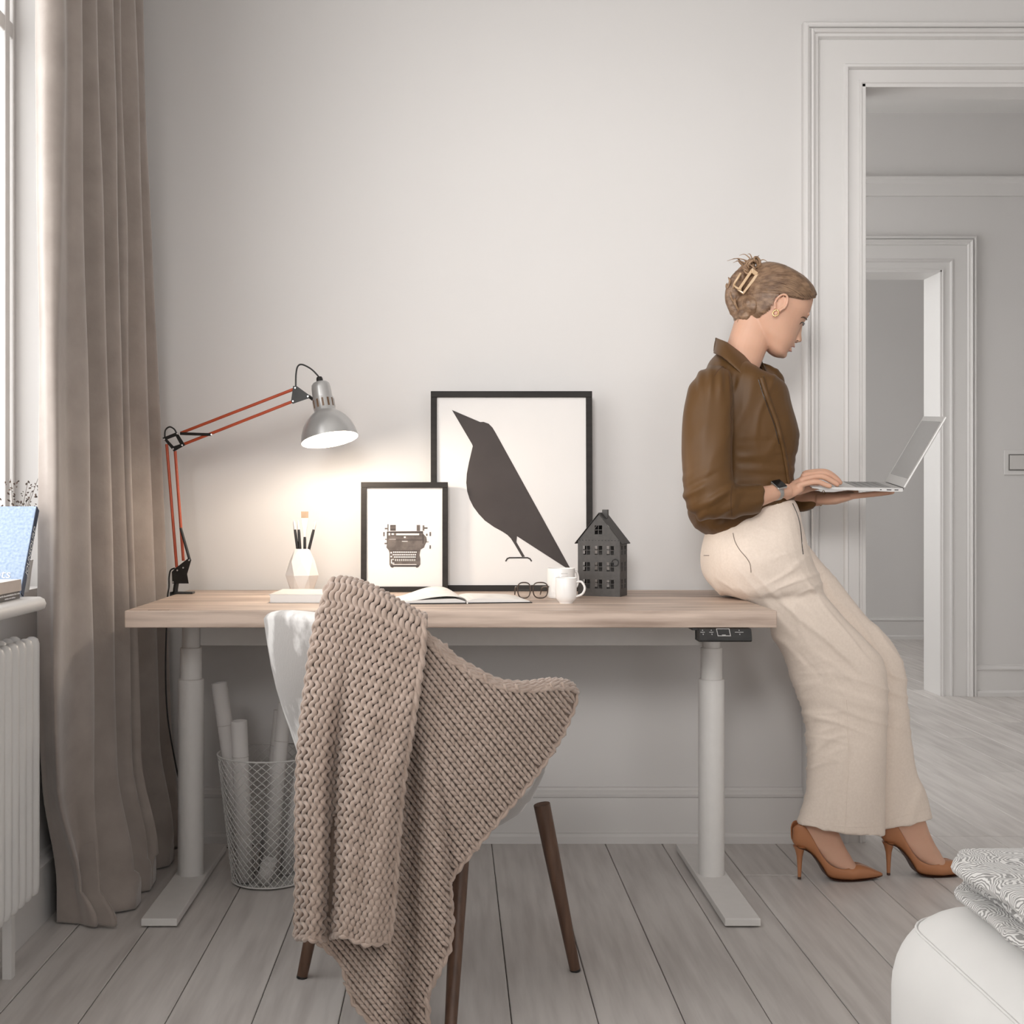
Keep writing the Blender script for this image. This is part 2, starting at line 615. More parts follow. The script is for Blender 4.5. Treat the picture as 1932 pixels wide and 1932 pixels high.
# slim inlaid cable slot near the left front corner
MB().box(-0.752, -0.70, 3.212, 3.2165, ZT, ZT + 0.0006).build('cable_slot', mat('slot_brown', (0.2, 0.14, 0.10), 0.6, col2=(0.22, 0.15, 0.11)), desk)
for xc in (-0.721, 0.710):
    zs = 0.735
    leg = MB()
    leg.lathe([(.0355, .02), (.0355, .5565), (.0335, .5585)], 40, Matrix.Translation((xc, 3.585, 0)))
    leg.lathe([(.0295, .55), (.0295, .6425), (.0278, .6445)], 40, Matrix.Translation((xc, 3.585, 0)))
    leg.lathe([(.0235, .64), (.0235, .735)], 40, Matrix.Translation((xc, 3.585, 0)))
    leg.build('leg', M['white_metal'], desk, smooth=40)
    MB().box(xc - .044, xc + .044, 3.195, 3.90, .004, .0225).build('foot', M['white_metal'], desk, bevel=0.002)
    for yy in (3.24, 3.86):
        MB().lathe([(.018, 0), (.018, .005)], 16, Matrix.Translation((xc, yy, 0))).build('glide', M['black'], desk)
    MB().box(xc - .035, xc + .035, 3.53, 3.9, .705, .735).build('bracket', M['white_metal'], desk, bevel=0.002)
MB().box(-0.70, 0.69, 3.60, 3.64, .648, .735).build('crossbeam', M['white_metal'], desk, bevel=0.002)

# handset below the right front edge
cp = MB()
a, b = P(1314, 1190, 3.2).x, P(1416, 1190, 3.2).x
za, zb = ZT - 0.043, P(0, 1210, 3.2).z
zmid = P(0, 1201, 3.2).z
x0, x1 = a + 0.003, b
ctl = thing('desk_control_panel', 'black height control handset under the right front edge of the desk', 'control panel', ((a + b) / 2, 3.2, zb))
prof = [(3.19, za), (3.182, zmid), (3.182, zb + .002), (3.186, zb), (3.245, zb), (3.245, za)]
mb = MB()
mb.loft([[(x0 + 0.004, y, z) for y, z in prof], [(x0 + (0.0 if True else 0), y, z) for y, z in prof], [(x1, y, z) for y, z in prof]])
mb.build('body', M['black'], ctl, bevel=0.003)
MB().box(P(1306, 0, 3.2).x, x0 + 0.004, 3.2, 3.25, za - 0.005, za).build('mounting_tab', M['black'], ctl)
pale = mat('handset_print', (0.42, 0.41, 0.40), 0.5, col2=(0.45, 0.44, 0.43))


def onface(px, py):
    """a place on the slanted front of the handset"""
    z = P(0, py, 3.186).z
    t = (za - z) / (za - zmid)
    y = 3.19 + (3.182 - 3.19) * t
    return Vector(((px - CX) * y / F, y - 0.0004, z))


def flat(mb, pts, d=(0, -0.0006, 0)):
    mb.prism(pts, d)


sc_ = MB()
pts = [(1351, 1186), (1376, 1186), (1379, 1200), (1354, 1200)]
inn = [(1352.3, 1187.2), (1374.8, 1187.2), (1377.4, 1198.8), (1355, 1198.8)]
for k in range(4):
    flat(sc_, [onface(*pts[k]), onface(*pts[(k + 1) % 4]), onface(*inn[(k + 1) % 4]), onface(*inn[k])])
sc_.build('display_frame', M['chrome'], ctl)
pr_ = MB()
for cxp, w in ((1325.5, 4), (1342, 4), (1394.5, 8)):
    flat(pr_, [onface(cxp - w, 1192.4), onface(cxp + w, 1192.4), onface(cxp + w, 1193.4), onface(cxp - w, 1193.4)])
    flat(pr_, [onface(cxp - 1.4, 1190), onface(cxp - .2, 1187.8), onface(cxp + 1.2, 1190)])
    flat(pr_, [onface(cxp - .2, 1195.6), onface(cxp + 2.4, 1195.6), onface(cxp + 1.4, 1198.2)])
flat(pr_, [onface(1362, 1197.2), onface(1369, 1197.2), onface(1369.2, 1198.3), onface(1362.2, 1198.3)])
pr_.build('button_print', pale, ctl)['kind'] = 'stuff'

# ------------------------------------------------------------------ desk lamp
M['orange'] = mat('orange_enamel', (0.42, 0.065, 0.022), 0.4, col2=(0.46, 0.08, 0.03), nscale=20)
M['shade'] = mat('brushed_grey_metal', (0.46, 0.455, 0.45), 0.3, 0.6, col2=(0.54, 0.535, 0.53), nscale=6, stretch=(1, 1, 0.2))
M['shade_in'] = mat('white_enamel', (0.85, 0.83, 0.80), 0.5, col2=(0.87, 0.85, 0.82))


def LY(px):
    return 3.80 - 0.09 * (px - 340) / 270.0


def LP(px, py, dy=0.0):
    return P(px, py, LY(px) + dy)


lamp = thing('desk_lamp', 'clamp desk lamp with orange arms and round grey metal shade', 'lamp', (-0.80, 3.82, ZT))
for (p, q, nm) in (((314.5, 838), (333.5, 1071), 'lower_arm'), ((330.5, 851), (346, 1058), 'lower_arm'),
                   ((341, 817), (555, 734), 'upper_arm'), ((347, 838), (553, 757), 'upper_arm')):
    mb = MB()
    for dy in (-0.007, 0.007):
        mb.tube([LP(*p, dy), LP(*q, dy)], 0.0044, 8)
    mb.build(nm, M['orange'], lamp, smooth=50)
for (p, q) in (((340, 818), (399, 820)), ((341, 996), (358, 1057))):
    MB().tube([LP(*p, -0.012), LP(*q, -0.012)], 0.0042, 8, flat=0.6).build('strut', M['black'], lamp, smooth=50)


def plate(name, pts, hole=None, t=0.0022):
    mb = MB()
    for dy in (-0.0135, 0.0115):
        pp = [LP(x, y, dy) for x, y in pts]
        if hole:
            hh = [LP(x, y, dy) for x, y in hole]
            n = len(pp)
            for k in range(n):
                mb.prism([pp[k], pp[(k + 1) % n], hh[(k + 1) % n], hh[k]], (0, t, 0))
        else:
            mb.prism(pp, (0, t, 0))
    return mb.build(name, M['black'], lamp)


plate('elbow_plate', [(306.5, 826), (334, 815), (349.5, 840), (328, 852)], [(315.5, 829), (331.5, 823), (339.5, 838), (327.5, 842)])
plate('head_plate', [(553, 728), (561, 729), (583, 745), (584, 751), (552, 762), (549, 757)])
plate('base_plate', [(324, 1079), (331, 1072), (354, 1054), (361, 1056), (353, 1083), (356, 1101), (325, 1101)])
for (x, y) in ((310.5, 829), (335, 818), (344, 840), (327, 847), (557, 732), (553, 757), (581, 748), (346, 1071), (335, 1076), (327, 1098), (399, 820), (357, 1057)):
    c = LP(x, y, -0.0135)
    MB().tube([c + Vector((0, -.001, 0)), c + Vector((0, -.004, 0))], [.0034, .0024], 10).build('rivet', M['chrome'], lamp, smooth=40)
# clamp
mb = MB()
mb.tube([LP(333, 1100), LP(331, 1112), LP(331, 1119)], .0075, 12)
mb.build('clamp_post', M['black'], lamp, smooth=40)
c = Vector((-0.8065, LY(335), ZT))
mb = MB()
mb.box(c.x - .012, c.x + .05, c.y - .018, c.y + .018, ZT + .0005, ZT + .006)
mb.box(c.x - .016, c.x - .003, c.y - .018, c.y + .018, ZT - .07, ZT + .006)
mb.box(c.x - .012, c.x + .035, c.y - .018, c.y + .018, ZT - .07, ZT - .064)
mb.tube([(c.x + .02, c.y, ZT - .064), (c.x + .02, c.y, ZT - .0435)], .005, 10)
mb.tube([(c.x + .02, c.y, ZT - .09), (c.x + .02, c.y, ZT - .07)], .005, 10)
mb.build('clamp', M['black'], lamp, bevel=0.001)
# head: the axis leans a little to the right and the mouth turns towards the room
Yh = LY(610)
top = P(604, 722, Yh)
ax = Vector((20, 0, -107)).normalized()
ax = (ax + Vector((0, -0.2, 0))).normalized()
xx = Vector((1, 0, 0)) - ax * ax.x
xx.normalize()
yy_ = ax.cross(xx)
HM = Matrix(((xx.x, yy_.x, ax.x, top.x), (xx.y, yy_.y, ax.y, top.y), (xx.z, yy_.z, ax.z, top.z), (0, 0, 0, 1)))
s_ = Yh / F
prof = [(3, 0), (14, .5), (17, 4), (18.3, 12), (18.6, 31)]
prof2 = [(19.6, 31), (20, 33), (20.3, 56), (21.5, 58), (28.5, 63), (38, 72), (46, 84), (51, 97), (53.5, 110), (54, 113)]
pin = [(53, 113), (52.2, 109), (49.5, 97), (44.6, 85), (36.5, 73.5), (27.5, 65), (20, 60), (18.6, 56), (18.3, 33), (17.5, 31.5), (0.5, 31.5)]
SC_ = lambda pr: [(r * s_, z * s_) for r, z in pr]
sh = MB().lathe(SC_(prof) + SC_(prof2), 56, HM, cap=False).build('shade', M['shade'], lamp, smooth=40)
MB().lathe(SC_([(54, 113)] + pin), 56, HM, cap=False).build('shade_lining', M['shade_in'], sh, smooth=60)
brass = mat('vent_slot', (0.10, 0.055, 0.03), 0.5, col2=(0.16, 0.09, 0.05))
for k in range(12):
    a = 2 * math.pi * k / 12
    r0 = 19.6 * s_
    R_ = HM @ Matrix.Rotation(a, 4, 'Z')
    MB().box(r0, r0 + .0012, -.0028, .0028, 35 * s_, 51 * s_, R_).build('vent_slot', brass, sh)
MB().lathe(SC_([(1, -11), (5, -11), (6.2, -8), (6.6, 1), (6.6, 2)]), 16, HM).build('cable_cap', M['black'], lamp, smooth=40)
MB().tube([LP(583, 748), HM @ Vector((-18 * s_, 0, 30 * s_))], .005, 10).build('swivel', M['black'], lamp, smooth=40)
bulb = MB().lathe(SC_([(4, 42), (12, 44), (13, 52), (17, 62), (22, 74), (23.5, 84), (20, 95), (12, 102), (3, 104)]), 28, HM)
bulb.build('bulb', mat('lit_bulb', (1, 0.9, 0.8), 0.4, emit=((1.0, 0.86, 0.70), 9.0)), lamp, smooth=60)
# cables
for cable in ([LP(558, 729, .004), LP(558.5, 706, .004), LP(562, 691, .004), LP(571, 688, .004), LP(588, 697, .002), HM @ Vector((0, 0, -11 * s_))],
              [LP(311, 827, .004), LP(312, 812, .004), LP(320, 805.5, .004), LP(329, 810, .004), LP(333, 818, .004)],
              [LP(330, 1072, .012), LP(322, 1076, .014), LP(319, 1090, .014), LP(319, 1108, .012), Vector((-0.832, 3.80, ZT - .005)), Vector((-0.835, 3.80, .70)), Vector((-0.838, 3.80, .55)),
             Vector((-0.832, 3.80, .42)), Vector((-0.815, 3.81, .30)), Vector((-0.80, 3.84, .19)), Vector((-0.79, 3.88, .10)), Vector((-0.77, 3.92, .006)), Vector((-0.6, 3.95, .005))]):
    MB().tube(bez(cable, 8), .0024, 8).build('power_cable', M['black'], lamp, smooth=60)
L = bpy.data.lights.new('lamp_light', 'POINT')
L.energy = 9
L.color = (1.0, 0.86, 0.70)
L.shadow_soft_size = 0.03
lo = bpy.data.objects.new('lamp_light', L)
COL.objects.link(lo)
lo.parent = lamp
lo.location = wm(lamp).inverted() @ (HM @ Vector((0, 0, 109 * s_)))

# ------------------------------------------------------------------ pictures leaning on the wall
M['frame'] = mat('black_wood_frame', (0.018, 0.015, 0.014), 0.6, spec=.25, col2=(0.025, 0.022, 0.02), nscale=6, stretch=(1, 1, 12))
M['paper'] = mat('print_paper', (0.78, 0.76, 0.745), 0.75, col2=(0.79, 0.77, 0.755), nscale=8)
M['ink'] = mat('print_ink', (0.055, 0.046, 0.044), 0.8, col2=(0.062, 0.052, 0.05), nscale=10)


def frame(name, label, x0, x1, ytop, ybot, Y, bw, lean, dep=0.018):
    """px rectangle -> a frame standing on the desk, leaning back"""
    k = Y / F
    w, h = (x1 - x0) * k, (ybot - ytop) * k
    root = thing(name, label, 'picture', ((x0 + x1) / 2 * k - CX * k, Y, ZT), rot=(-lean, 0, 0))
    b = bw * k
    for (xa, xb, za_, zb_, nm) in ((-w / 2, w / 2, 0, b, 'rail'), (-w / 2, w / 2, h - b, h, 'rail'), (-w / 2, -w / 2 + b, b, h - b, 'stile'), (w / 2 - b, w / 2, b, h - b, 'stile')):
        MB().box(xa, xb, 0, dep, za_, zb_).build(nm, M['frame'], root, bevel=0.0012, local=True)
    pp = MB().box(-w / 2 + b * .5, w / 2 - b * .5, dep * .5, dep * .5 + .003, b * .5, h - b * .5).build('print', M['paper'], root, local=True)
    gx, gz = w / 2 - b * .95, b * .95
    MB().add([(-gx, dep * .3, gz), (gx, dep * .3, gz), (gx, dep * .3, h - gz), (-gx, dep * .3, h - gz)], [(0, 1, 2, 3)]).build('glass', M['picture_glass'], root, local=True)
    f = lambda x, y: Vector(((x - (x0 + x1) / 2) * k, dep * .5 - .0004, (ybot - y) * k))
    return root, pp, f


big, bigp, bf = frame('picture_frame', 'large black framed print of a dark bird silhouette leaning on wall', 812.5, 1118.5, 735, 1114, 3.905, 11.5, 0.03)
c6 = lambda x, y: (660 + x / 3.45, 700 + y / 3.45)
bird = [(665, 243), (850, 322), (872, 321), (905, 333), (930, 358), (948, 388), (1440, 1285), (1425, 1284), (1400, 1270), (1090, 1070), (1086, 1108), (1141, 1203), (1122, 1205), (1077, 1128), (1050, 1085), (1028, 1062),
        (995, 1040), (940, 1010), (880, 968), (840, 925), (805, 878), (780, 828), (764, 775), (758, 720), (762, 660), (775, 590), (801, 480), (795, 465)]
mb = MB()
mb.prism([bf(*c6(x, y)) for x, y in bird], (0, -.0004, 0))
ft = [(1016, 1232), (1026, 1216), (1040, 1210), (1098, 1210), (1158, 1210), (1174, 1217), (1184, 1232)]
for p, q in zip(ft, ft[1:]):
    d = Vector((q[0] - p[0], q[1] - p[1])).normalized()
    nrm = Vector((-d.y, d.x)) * 4.6
    mb.prism([bf(*c6(x, y)) for x, y in ((p[0] - d.x * 2 + nrm.x, p[1] - d.y * 2 + nrm.y), (q[0] + d.x * 2 + nrm.x, q[1] + d.y * 2 + nrm.y), (q[0] + d.x * 2 - nrm.x, q[1] + d.y * 2 - nrm.y), (p[0] - d.x * 2 - nrm.x, p[1] - d.y * 2 - nrm.y))], (0, -.0004, 0))
mb.build('bird_silhouette', M['ink'], bigp, local=True)
for o in [q for q in bpy.data.objects if q.name.startswith('bird_silhouette')]:
    o['label'] = 'flat dark grey bird silhouette'

small, smp, sf = frame('picture_frame', 'small black framed print of an old typewriter in front of bird print', 680.5, 845, 908.5, 1116.5, 3.868, 10.5, 0.035)
M['ink2'] = mat('print_ink_grey', (0.10, 0.085, 0.078), 0.8, col2=(0.16, 0.135, 0.125), nscale=60)
tw = lambda x, y: sf(700 + x / 13.8, 970 + y / 13.8)
TW = [(405, 440), (1350, 428), (1355, 500), (1440, 590), (1452, 700), (1400, 800), (1380, 860), (1290, 912), (1272, 990), (1262, 1060), (1282, 1150), (1282, 1300), (1240, 1360), (1215, 1385), (1175, 1385), (1160, 1362),
      (590, 1362), (565, 1388), (525, 1380), (500, 1355), (475, 1300), (475, 1000), (452, 930), (395, 862), (405, 760)]
mb = MB()
mb.prism([tw(x, y) for x, y in TW], (0, -.0003, 0))


def rect(mb, x0, y0, x1, y1, d=-.0003):
    mb.prism([tw(x0, y0), tw(x1, y0), tw(x1, y1), tw(x0, y1)], (0, d, 0))


for r in ((490, 270, 640, 425), (1185, 270, 1275, 425), (420, 250, 450, 430), (350, 345, 420, 385), (310, 455, 350, 565), (345, 735, 410, 775), (1340, 280, 1385, 420), (1380, 330, 1470, 372), (1520, 455, 1562, 560),
          (1340, 640, 1450, 660), (1400, 705, 1500, 722), (1520, 800, 1556, 890), (360, 630, 400, 660), (1430, 500, 1470, 555)):
    rect(mb, *r)
mb.build('typewriter_print', M['ink2'], smp, local=True)
dk = MB()
for r in ((405, 445, 1350, 482), (500, 545, 1340, 560), (500, 1325, 1240, 1358), (500, 275, 640, 300), (500, 370, 640, 400), (640, 655, 1330, 672), (480, 940, 1270, 955), (560, 1010, 1200, 1022), (560, 1070, 1200, 1082), (600, 1132, 1180, 1150), (1340, 500, 1365, 760), (405, 480, 425, 760), (1215, 275, 1228, 425)):
    dk.prism([tw(r[0], r[1]) - Vector((0, .0003, 0)), tw(r[2], r[1]) - Vector((0, .0003, 0)), tw(r[2], r[3]) - Vector((0, .0003, 0)), tw(r[0], r[3]) - Vector((0, .0003, 0))], (0, -.0003, 0))
dk.build('typewriter_shading', M['ink'], smp, local=True)
wt = MB()
rs = [(650, 492, 1250, 538), (800, 690, 950, 705), (850, 570, 900, 610), (450, 480, 490, 540), (500, 975, 540, 1015), (500, 1080, 545, 1115), (515, 1165, 540, 1275), (540, 1255, 600, 1280), (545, 1160, 590, 1180), (560, 1295, 1180, 1312), (470, 640, 640, 648), (530, 490, 590, 530)]
for row, (xa, xb, y) in enumerate(((570, 1200, 965), (560, 1180, 1032), (590, 1170, 1092))):
    n = 13
    for k in range(n):
        xx0 = xa + (xb - xa) * k / n
        rs.append((xx0, y, xx0 + 34, y + 32))
for k in range(11):
    xx0 = 625 + k * 50
    rs.append((xx0, 1160, xx0 + 20, 1210))
for r in rs:
    wt.prism([tw(r[0], r[1]) - Vector((0, .0005, 0)), tw(r[2], r[1]) - Vector((0, .0005, 0)), tw(r[2], r[3]) - Vector((0, .0005, 0)), tw(r[0], r[3]) - Vector((0, .0005, 0))], (0, -.0003, 0))
wt.build('typewriter_highlight', M['paper'], smp, local=True)['kind'] = 'stuff'

# ------------------------------------------------------------------ metal house lantern
M['house'] = mat('dark_grey_tin', (0.062, 0.058, 0.056), 0.5, 0.3, col2=(0.075, 0.07, 0.067), nscale=80)
HY = 3.74
hk = HY / F
hx = lambda p: (p - 1087.0) / 88.0 * (88 * hk)          # local metres from the left front corner
HW = 81.5 * hk
HD = 0.075
house = thing('house_lantern', 'dark grey metal house lantern with gabled roof beside the bird print', 'lantern', (P(1089, 0, HY).x, HY - 0.02, ZT), rotz=-0.40)
c3 = lambda x, y: ((x - 108) / 10.733 * hk / 0.97, (1850 - y) / 10.733 * hk)
EAVE = c3(0, 745)[1]
PEAK = c3(0, 210)[1]
WN = [(215, 355), (450, 600), (690, 838)]
RWS = [(842, 1020), (1170, 1350), (1515, 1695)]
t_ = 0.0014
fr = MB()
HW = c3(955, 0)[0]


def windowed_wall(mb, width, cols, rows, h0, h1, base):
    """a sheet with rectangular openings, made of the strips between them; base(x, z) -> point"""
    def slab(xa, xb, za_, zb_):
        a, b_, c_, d = base(xa, za_), base(xb, za_), base(xb, zb_), base(xa, zb_)
        mb.prism([a, b_, c_, d], base.n * t_)
    zs_ = [h0]
    for r0, r1 in rows:
        zs_ += [r0, r1]
    zs_.append(h1)
    for k in range(0, len(zs_), 2):
        slab(0, width, zs_[k], zs_[k + 1])
    for r0, r1 in rows:
        xs = [0] + [v for c_ in cols for v in c_] + [width]
        for k in range(0, len(xs), 2):
            slab(xs[k], xs[k + 1], r0, r1)
        for c0_, c1_ in cols:
            m_ = (c0_ + c1_) / 2
            slab(m_ - .0009, m_ + .0009, r0, r1)
            zz = (r0 + r1) / 2
            slab(c0_, c1_, zz - .0009, zz + .0009)


class Base:
    def __init__(s, o, dx, n):
        s.o, s.dx, s.n = Vector(o), Vector(dx), Vector(n)

    def __call__(s, x, z):
        return s.o + s.dx * x + Vector((0, 0, z))


cols = [(c3(a, 0)[0], c3(b_, 0)[0]) for a, b_ in WN]
rows = sorted([(c3(0, y1)[1], c3(0, y0)[1]) for y0, y1 in RWS])
for (o_, dxv, nv, nm) in (((0, 0, 0), (1, 0, 0), (0, 1, 0), 'front_wall'), ((0, HD, 0), (1, 0, 0), (0, -1, 0), 'back_wall')):
    mb = MB()
    B_ = Base(o_, dxv, nv)
    windowed_wall(mb, HW, cols, rows, 0, EAVE, B_)
    # gable with its attic window
    wx0, wx1 = c3(450, 0)[0], c3(600, 0)[0]
    wz0, wz1 = c3(0, 610)[1], c3(0, 432)[1]
    pk = c3(535, 0)[0]
    xl_ = lambda z: pk * (z - EAVE) / (PEAK - EAVE)
    xr_ = lambda z: HW - (HW - pk) * (z - EAVE) / (PEAK - EAVE)
    for q in ([(0, EAVE), (HW, EAVE), (xr_(wz0), wz0), (xl_(wz0), wz0)], [(xl_(wz0), wz0), (wx0, wz0), (wx0, wz1), (xl_(wz1), wz1)],
              [(wx1, wz0), (xr_(wz0), wz0), (xr_(wz1), wz1), (wx1, wz1)], [(xl_(wz1), wz1), (xr_(wz1), wz1), (pk, PEAK)],
              [((wx0 + wx1) / 2 - .0009, wz0), ((wx0 + wx1) / 2 + .0009, wz0), ((wx0 + wx1) / 2 + .0009, wz1), ((wx0 + wx1) / 2 - .0009, wz1)],
              [(wx0, (wz0 + wz1) / 2 - .0009), (wx1, (wz0 + wz1) / 2 - .0009), (wx1, (wz0 + wz1) / 2 + .0009), (wx0, (wz0 + wz1) / 2 + .0009)]):
        mb.prism([B_(x_, z_) for x_, z_ in q], Vector(nv) * t_)
    mb.build(nm, M['house'], house, local=True)
for (o_, nv) in (((0, t_, 0), (1, 0, 0)), ((HW, t_, 0), (-1, 0, 0))):
    mb = MB()
    windowed_wall(mb, HD - 2 * t_, [(.012, .030), (.045, .063)], rows, 0, EAVE, Base(o_, (0, 1, 0), nv))
    mb.build('side_wall', M['house'], house, local=True)
mb = MB()
pk = c3(535, 0)[0]
ov, t2 = 0.0085, 0.002
sl = (PEAK - EAVE) / pk
for sgn in (-1, 1):
    if sgn < 0:
        a_, b_ = (-ov, EAVE - ov * sl * .8), (pk, PEAK + .003)
    else:
        a_, b_ = (HW + ov, EAVE - ov * sl * .8), (pk, PEAK + .003)
    mb.prism([(a_[0], -.004, a_[1]), (b_[0], -.004, b_[1]), (b_[0], -.004, b_[1] + t2), (a_[0], -.004, a_[1] + t2)], (0, HD + .008, 0))
mb.build('roof', mat('black_tin', (0.03, 0.028, 0.027), 0.5, 0.3, col2=(0.04, 0.037, 0.035), nscale=60), house, local=True)
MB().box(pk + .0, pk + .016, .03, .044, PEAK - .012, PEAK + .0135).build('chimney', M['house'], house, local=True, bevel=0.0008)
MB().box(.001, HW - .001, .001, HD - .001, -.0, .004).build('base', M['house'], house, local=True)
mb = MB()
for k in range(13):
    x_ = HW * (k + .5) / 13
    mb.lathe([(.0012, 0), (.0008, .0016)], 8, Matrix.Translation((x_, -.0001, EAVE + .002)) @ Matrix.Rotation(math.pi / 2, 4, 'X'))
mb.build('rivet_row', M['black'], house, local=True)['kind'] = 'stuff'
rc = c3(862, 1170)
mb = MB()
mb.tube([(rc[0] + .0095 * math.cos(a), -.003, rc[1] + .0095 * math.sin(a)) for a in [2 * math.pi * k / 28 for k in range(28)]], .0011, 6, loop=True)
mb.build('door_ring', M['black'], house, local=True, smooth=60)

# ------------------------------------------------------------------ things on the desk
M['ceramic'] = mat('white_ceramic', (0.80, 0.785, 0.77), 0.3, col2=(0.82, 0.805, 0.79), nscale=12, coat=0.2)
M['matte_white'] = mat('matte_white_ceramic', (0.78, 0.755, 0.73), 0.6, col2=(0.80, 0.775, 0.75), nscale=10)
M['pages'] = mat('book_pages', (0.80, 0.78, 0.755), 0.8, col2=(0.72, 0.70, 0.68), nscale=60, stretch=(0.2, 0.2, 14))

VC = P(570, 1124, 3.74)
VC.z = ZT
vase = thing('faceted_vase', 'white faceted ceramic vase holding brushes below the lamp', 'vase', VC)
n = 7
rings = []
for (r, z, ph) in ((.029, 0, 0), (.0485, .058, .5), (.037, .098, 0), (.0215, .132, .5)):
    rings.append([Vector((r * math.cos(2 * math.pi * (k + ph) / n + .3), r * math.sin(2 * math.pi * (k + ph) / n + .3), z)) for k in range(n)])
mb = MB()
vs = [p for r in rings for p in r]
fs = [tuple(reversed(range(n)))]
for i in range(3):
    for k in range(n):
        a, b = i * n + k, i * n + (k + 1) % n
        off = 0 if i % 2 == 0 else 1
        c, d = (i + 1) * n + k, (i + 1) * n + (k + 1) % n
        if i % 2 == 0:
            fs += [(a, b, c), (b, d, c)]
        else:
            fs += [(a, b, d), (a, d, c)]
mb.add(vs, fs)
mb.build('body', M['matte_white'], vase, local=True)
MB().lathe([(.0205, .131), (.0185, .133), (.016, .115), (.001, .113)], n, Matrix.Rotation(.75, 4, 'Z'), cap=False).build('rim', M['matte_white'], vase, local=True)

M['brush_black'] = mat('black_lacquer', (0.02, 0.018, 0.018), 0.3, col2=(0.028, 0.025, 0.025), nscale=20)
M['ferrule'] = mat('pale_ferrule', (0.78, 0.75, 0.72), 0.35, 0.3, col2=(0.8, 0.77, 0.74))
M['bristle'] = mat('tan_bristle', (0.42, 0.31, 0.22), 0.8, col2=(0.35, 0.25, 0.17), nscale=40, stretch=(40, 40, 1))


def brush(label, px0, py0, px1, py1, py_f, py_t, flatb=False):
    """handle from inside the vase to py1, ferrule to py_f, tip to py_t"""
    Yb = 3.74
    a, b = P(px0, py0, Yb), P(px1, py1, Yb)
    d = (b - a).normalized()
    lo_ = a - d * 0.06
    lo_.z = max(lo_.z, ZT + 0.01)
    root = thing('paintbrush', label, 'brush', lo_, group='brushes in the faceted vase')
    MB().tube([lo_, a, lerp(a, b, .8), b], [.003, .0042, .0042, .0036], 10).build('handle', M['brush_black'], root, smooth=60)
    t1 = b + d * ((py1 - py_f) * Yb / F)
    t2 = b + d * ((py1 - py_t) * Yb / F)
    if flatb:
        w0, w1 = .0035, .0102
        rr = [[p + Vector((sx * w, sy * .0028, 0)) for sx, sy in ((-1, -1), (1, -1), (1, 1), (-1, 1))] for p, w in ((b, w0), (lerp(b, t1, .35), .005), (t1, w1))]
        MB().loft(rr).build('ferrule', M['ferrule'], root, bevel=0.0006)
        rr = [[p + Vector((sx * w, sy * .0024, 0)) for sx, sy in ((-1, -1), (1, -1), (1, 1), (-1, 1))] for p, w in ((t1, w1 * .97), (t2, w1 * 1.02))]
        MB().loft(rr).build('bristles', M['bristle'], root)
    else:
        MB().tube([b, t1], [.0038, .0034], 10).build('ferrule', M['ferrule'], root, smooth=60)
        MB().tube([t1, lerp(t1, t2, .5), t2], [.0033, .0028, .0008], 10).build('bristles', M['ferrule'], root, smooth=60)


brush('thin black brush tilted left, leftmost in the white vase', 562, 1040, 556.5, 999, 989, 981)
brush('thin black brush standing between the leftmost brush and wide flat brush', 566.5, 1040, 563.5, 999, 989, 981)
brush('wide flat brush with tan bristles and pale ferrule in the vase', 575, 1040, 575, 1013, 977.5, 965, True)
brush('thin black brush tilted right, rightmost in the white vase', 582, 1040, 592, 999, 990, 983)

# closed book, its spine towards the room
bk = thing('book', 'closed pale hardback book lying in front of the white vase', 'book', (-0.405, 3.55, ZT), rotz=math.radians(-2))
M['grey_cloth'] = mat('pale_grey_cover', (0.58, 0.545, 0.52), 0.6, col2=(0.62, 0.585, 0.56), nscale=40)
bw_, bd_, bh_ = .078, .108, .023
MB().box(-bw_, bw_, -bd_, bd_, 0, .0025).build('back_cover', M['grey_cloth'], bk, local=True, bevel=0.0006)
MB().box(-bw_, bw_, -bd_, bd_, bh_ - .0025, bh_).build('front_cover', M['grey_cloth'], bk, local=True, bevel=0.0006)
MB().box(-bw_ + .003, bw_ - .004, -bd_ + .002, bd_ - .004, .0025, bh_ - .0025).build('page_block', M['pages'], bk, local=True)
MB().box(-bw_ + .003, bw_ - .012, -bd_ - .0012, -bd_ + .002, .001, bh_ - .0015).build('spine', mat('white_cloth_spine', (0.78, 0.765, 0.75), 0.6, col2=(0.8, 0.785, 0.77)), bk, local=True, bevel=0.001)

# open notebook
nb = thing('notebook', 'open notebook with blank white pages and black cover on the desk', 'notebook', (0.035, 3.42, ZT), rotz=math.radians(8))
MB().box(-.176, .176, 0, .212, 0, .003).build('cover', M['black'], nb, local=True, bevel=0.001)


def pageblock(sg, h0, h1):
    pr = []
    for k in range(13):
        t = k / 12
        h = .003 + h0 * math.sin(min(1, t * 5) * math.pi / 2) * (1 - t) ** 0.5 + h1 * (1 - sstep(.8, 1, t) * .5)
        pr.append((sg * (.002 + .168 * t), h))
    ring = lambda y: [Vector((x_, y, z_)) for x_, z_ in pr] + [Vector((pr[-1][0], y, .003)), Vector((pr[0][0], y, .003))]
    return MB().loft([ring(.004), ring(.206)])


pageblock(1, .007, .004).build('right_pages', M['pages'], nb, local=True, smooth=40)
pageblock(-1, .008, .003).build('left_pages', M['pages'], nb, local=True, smooth=40)
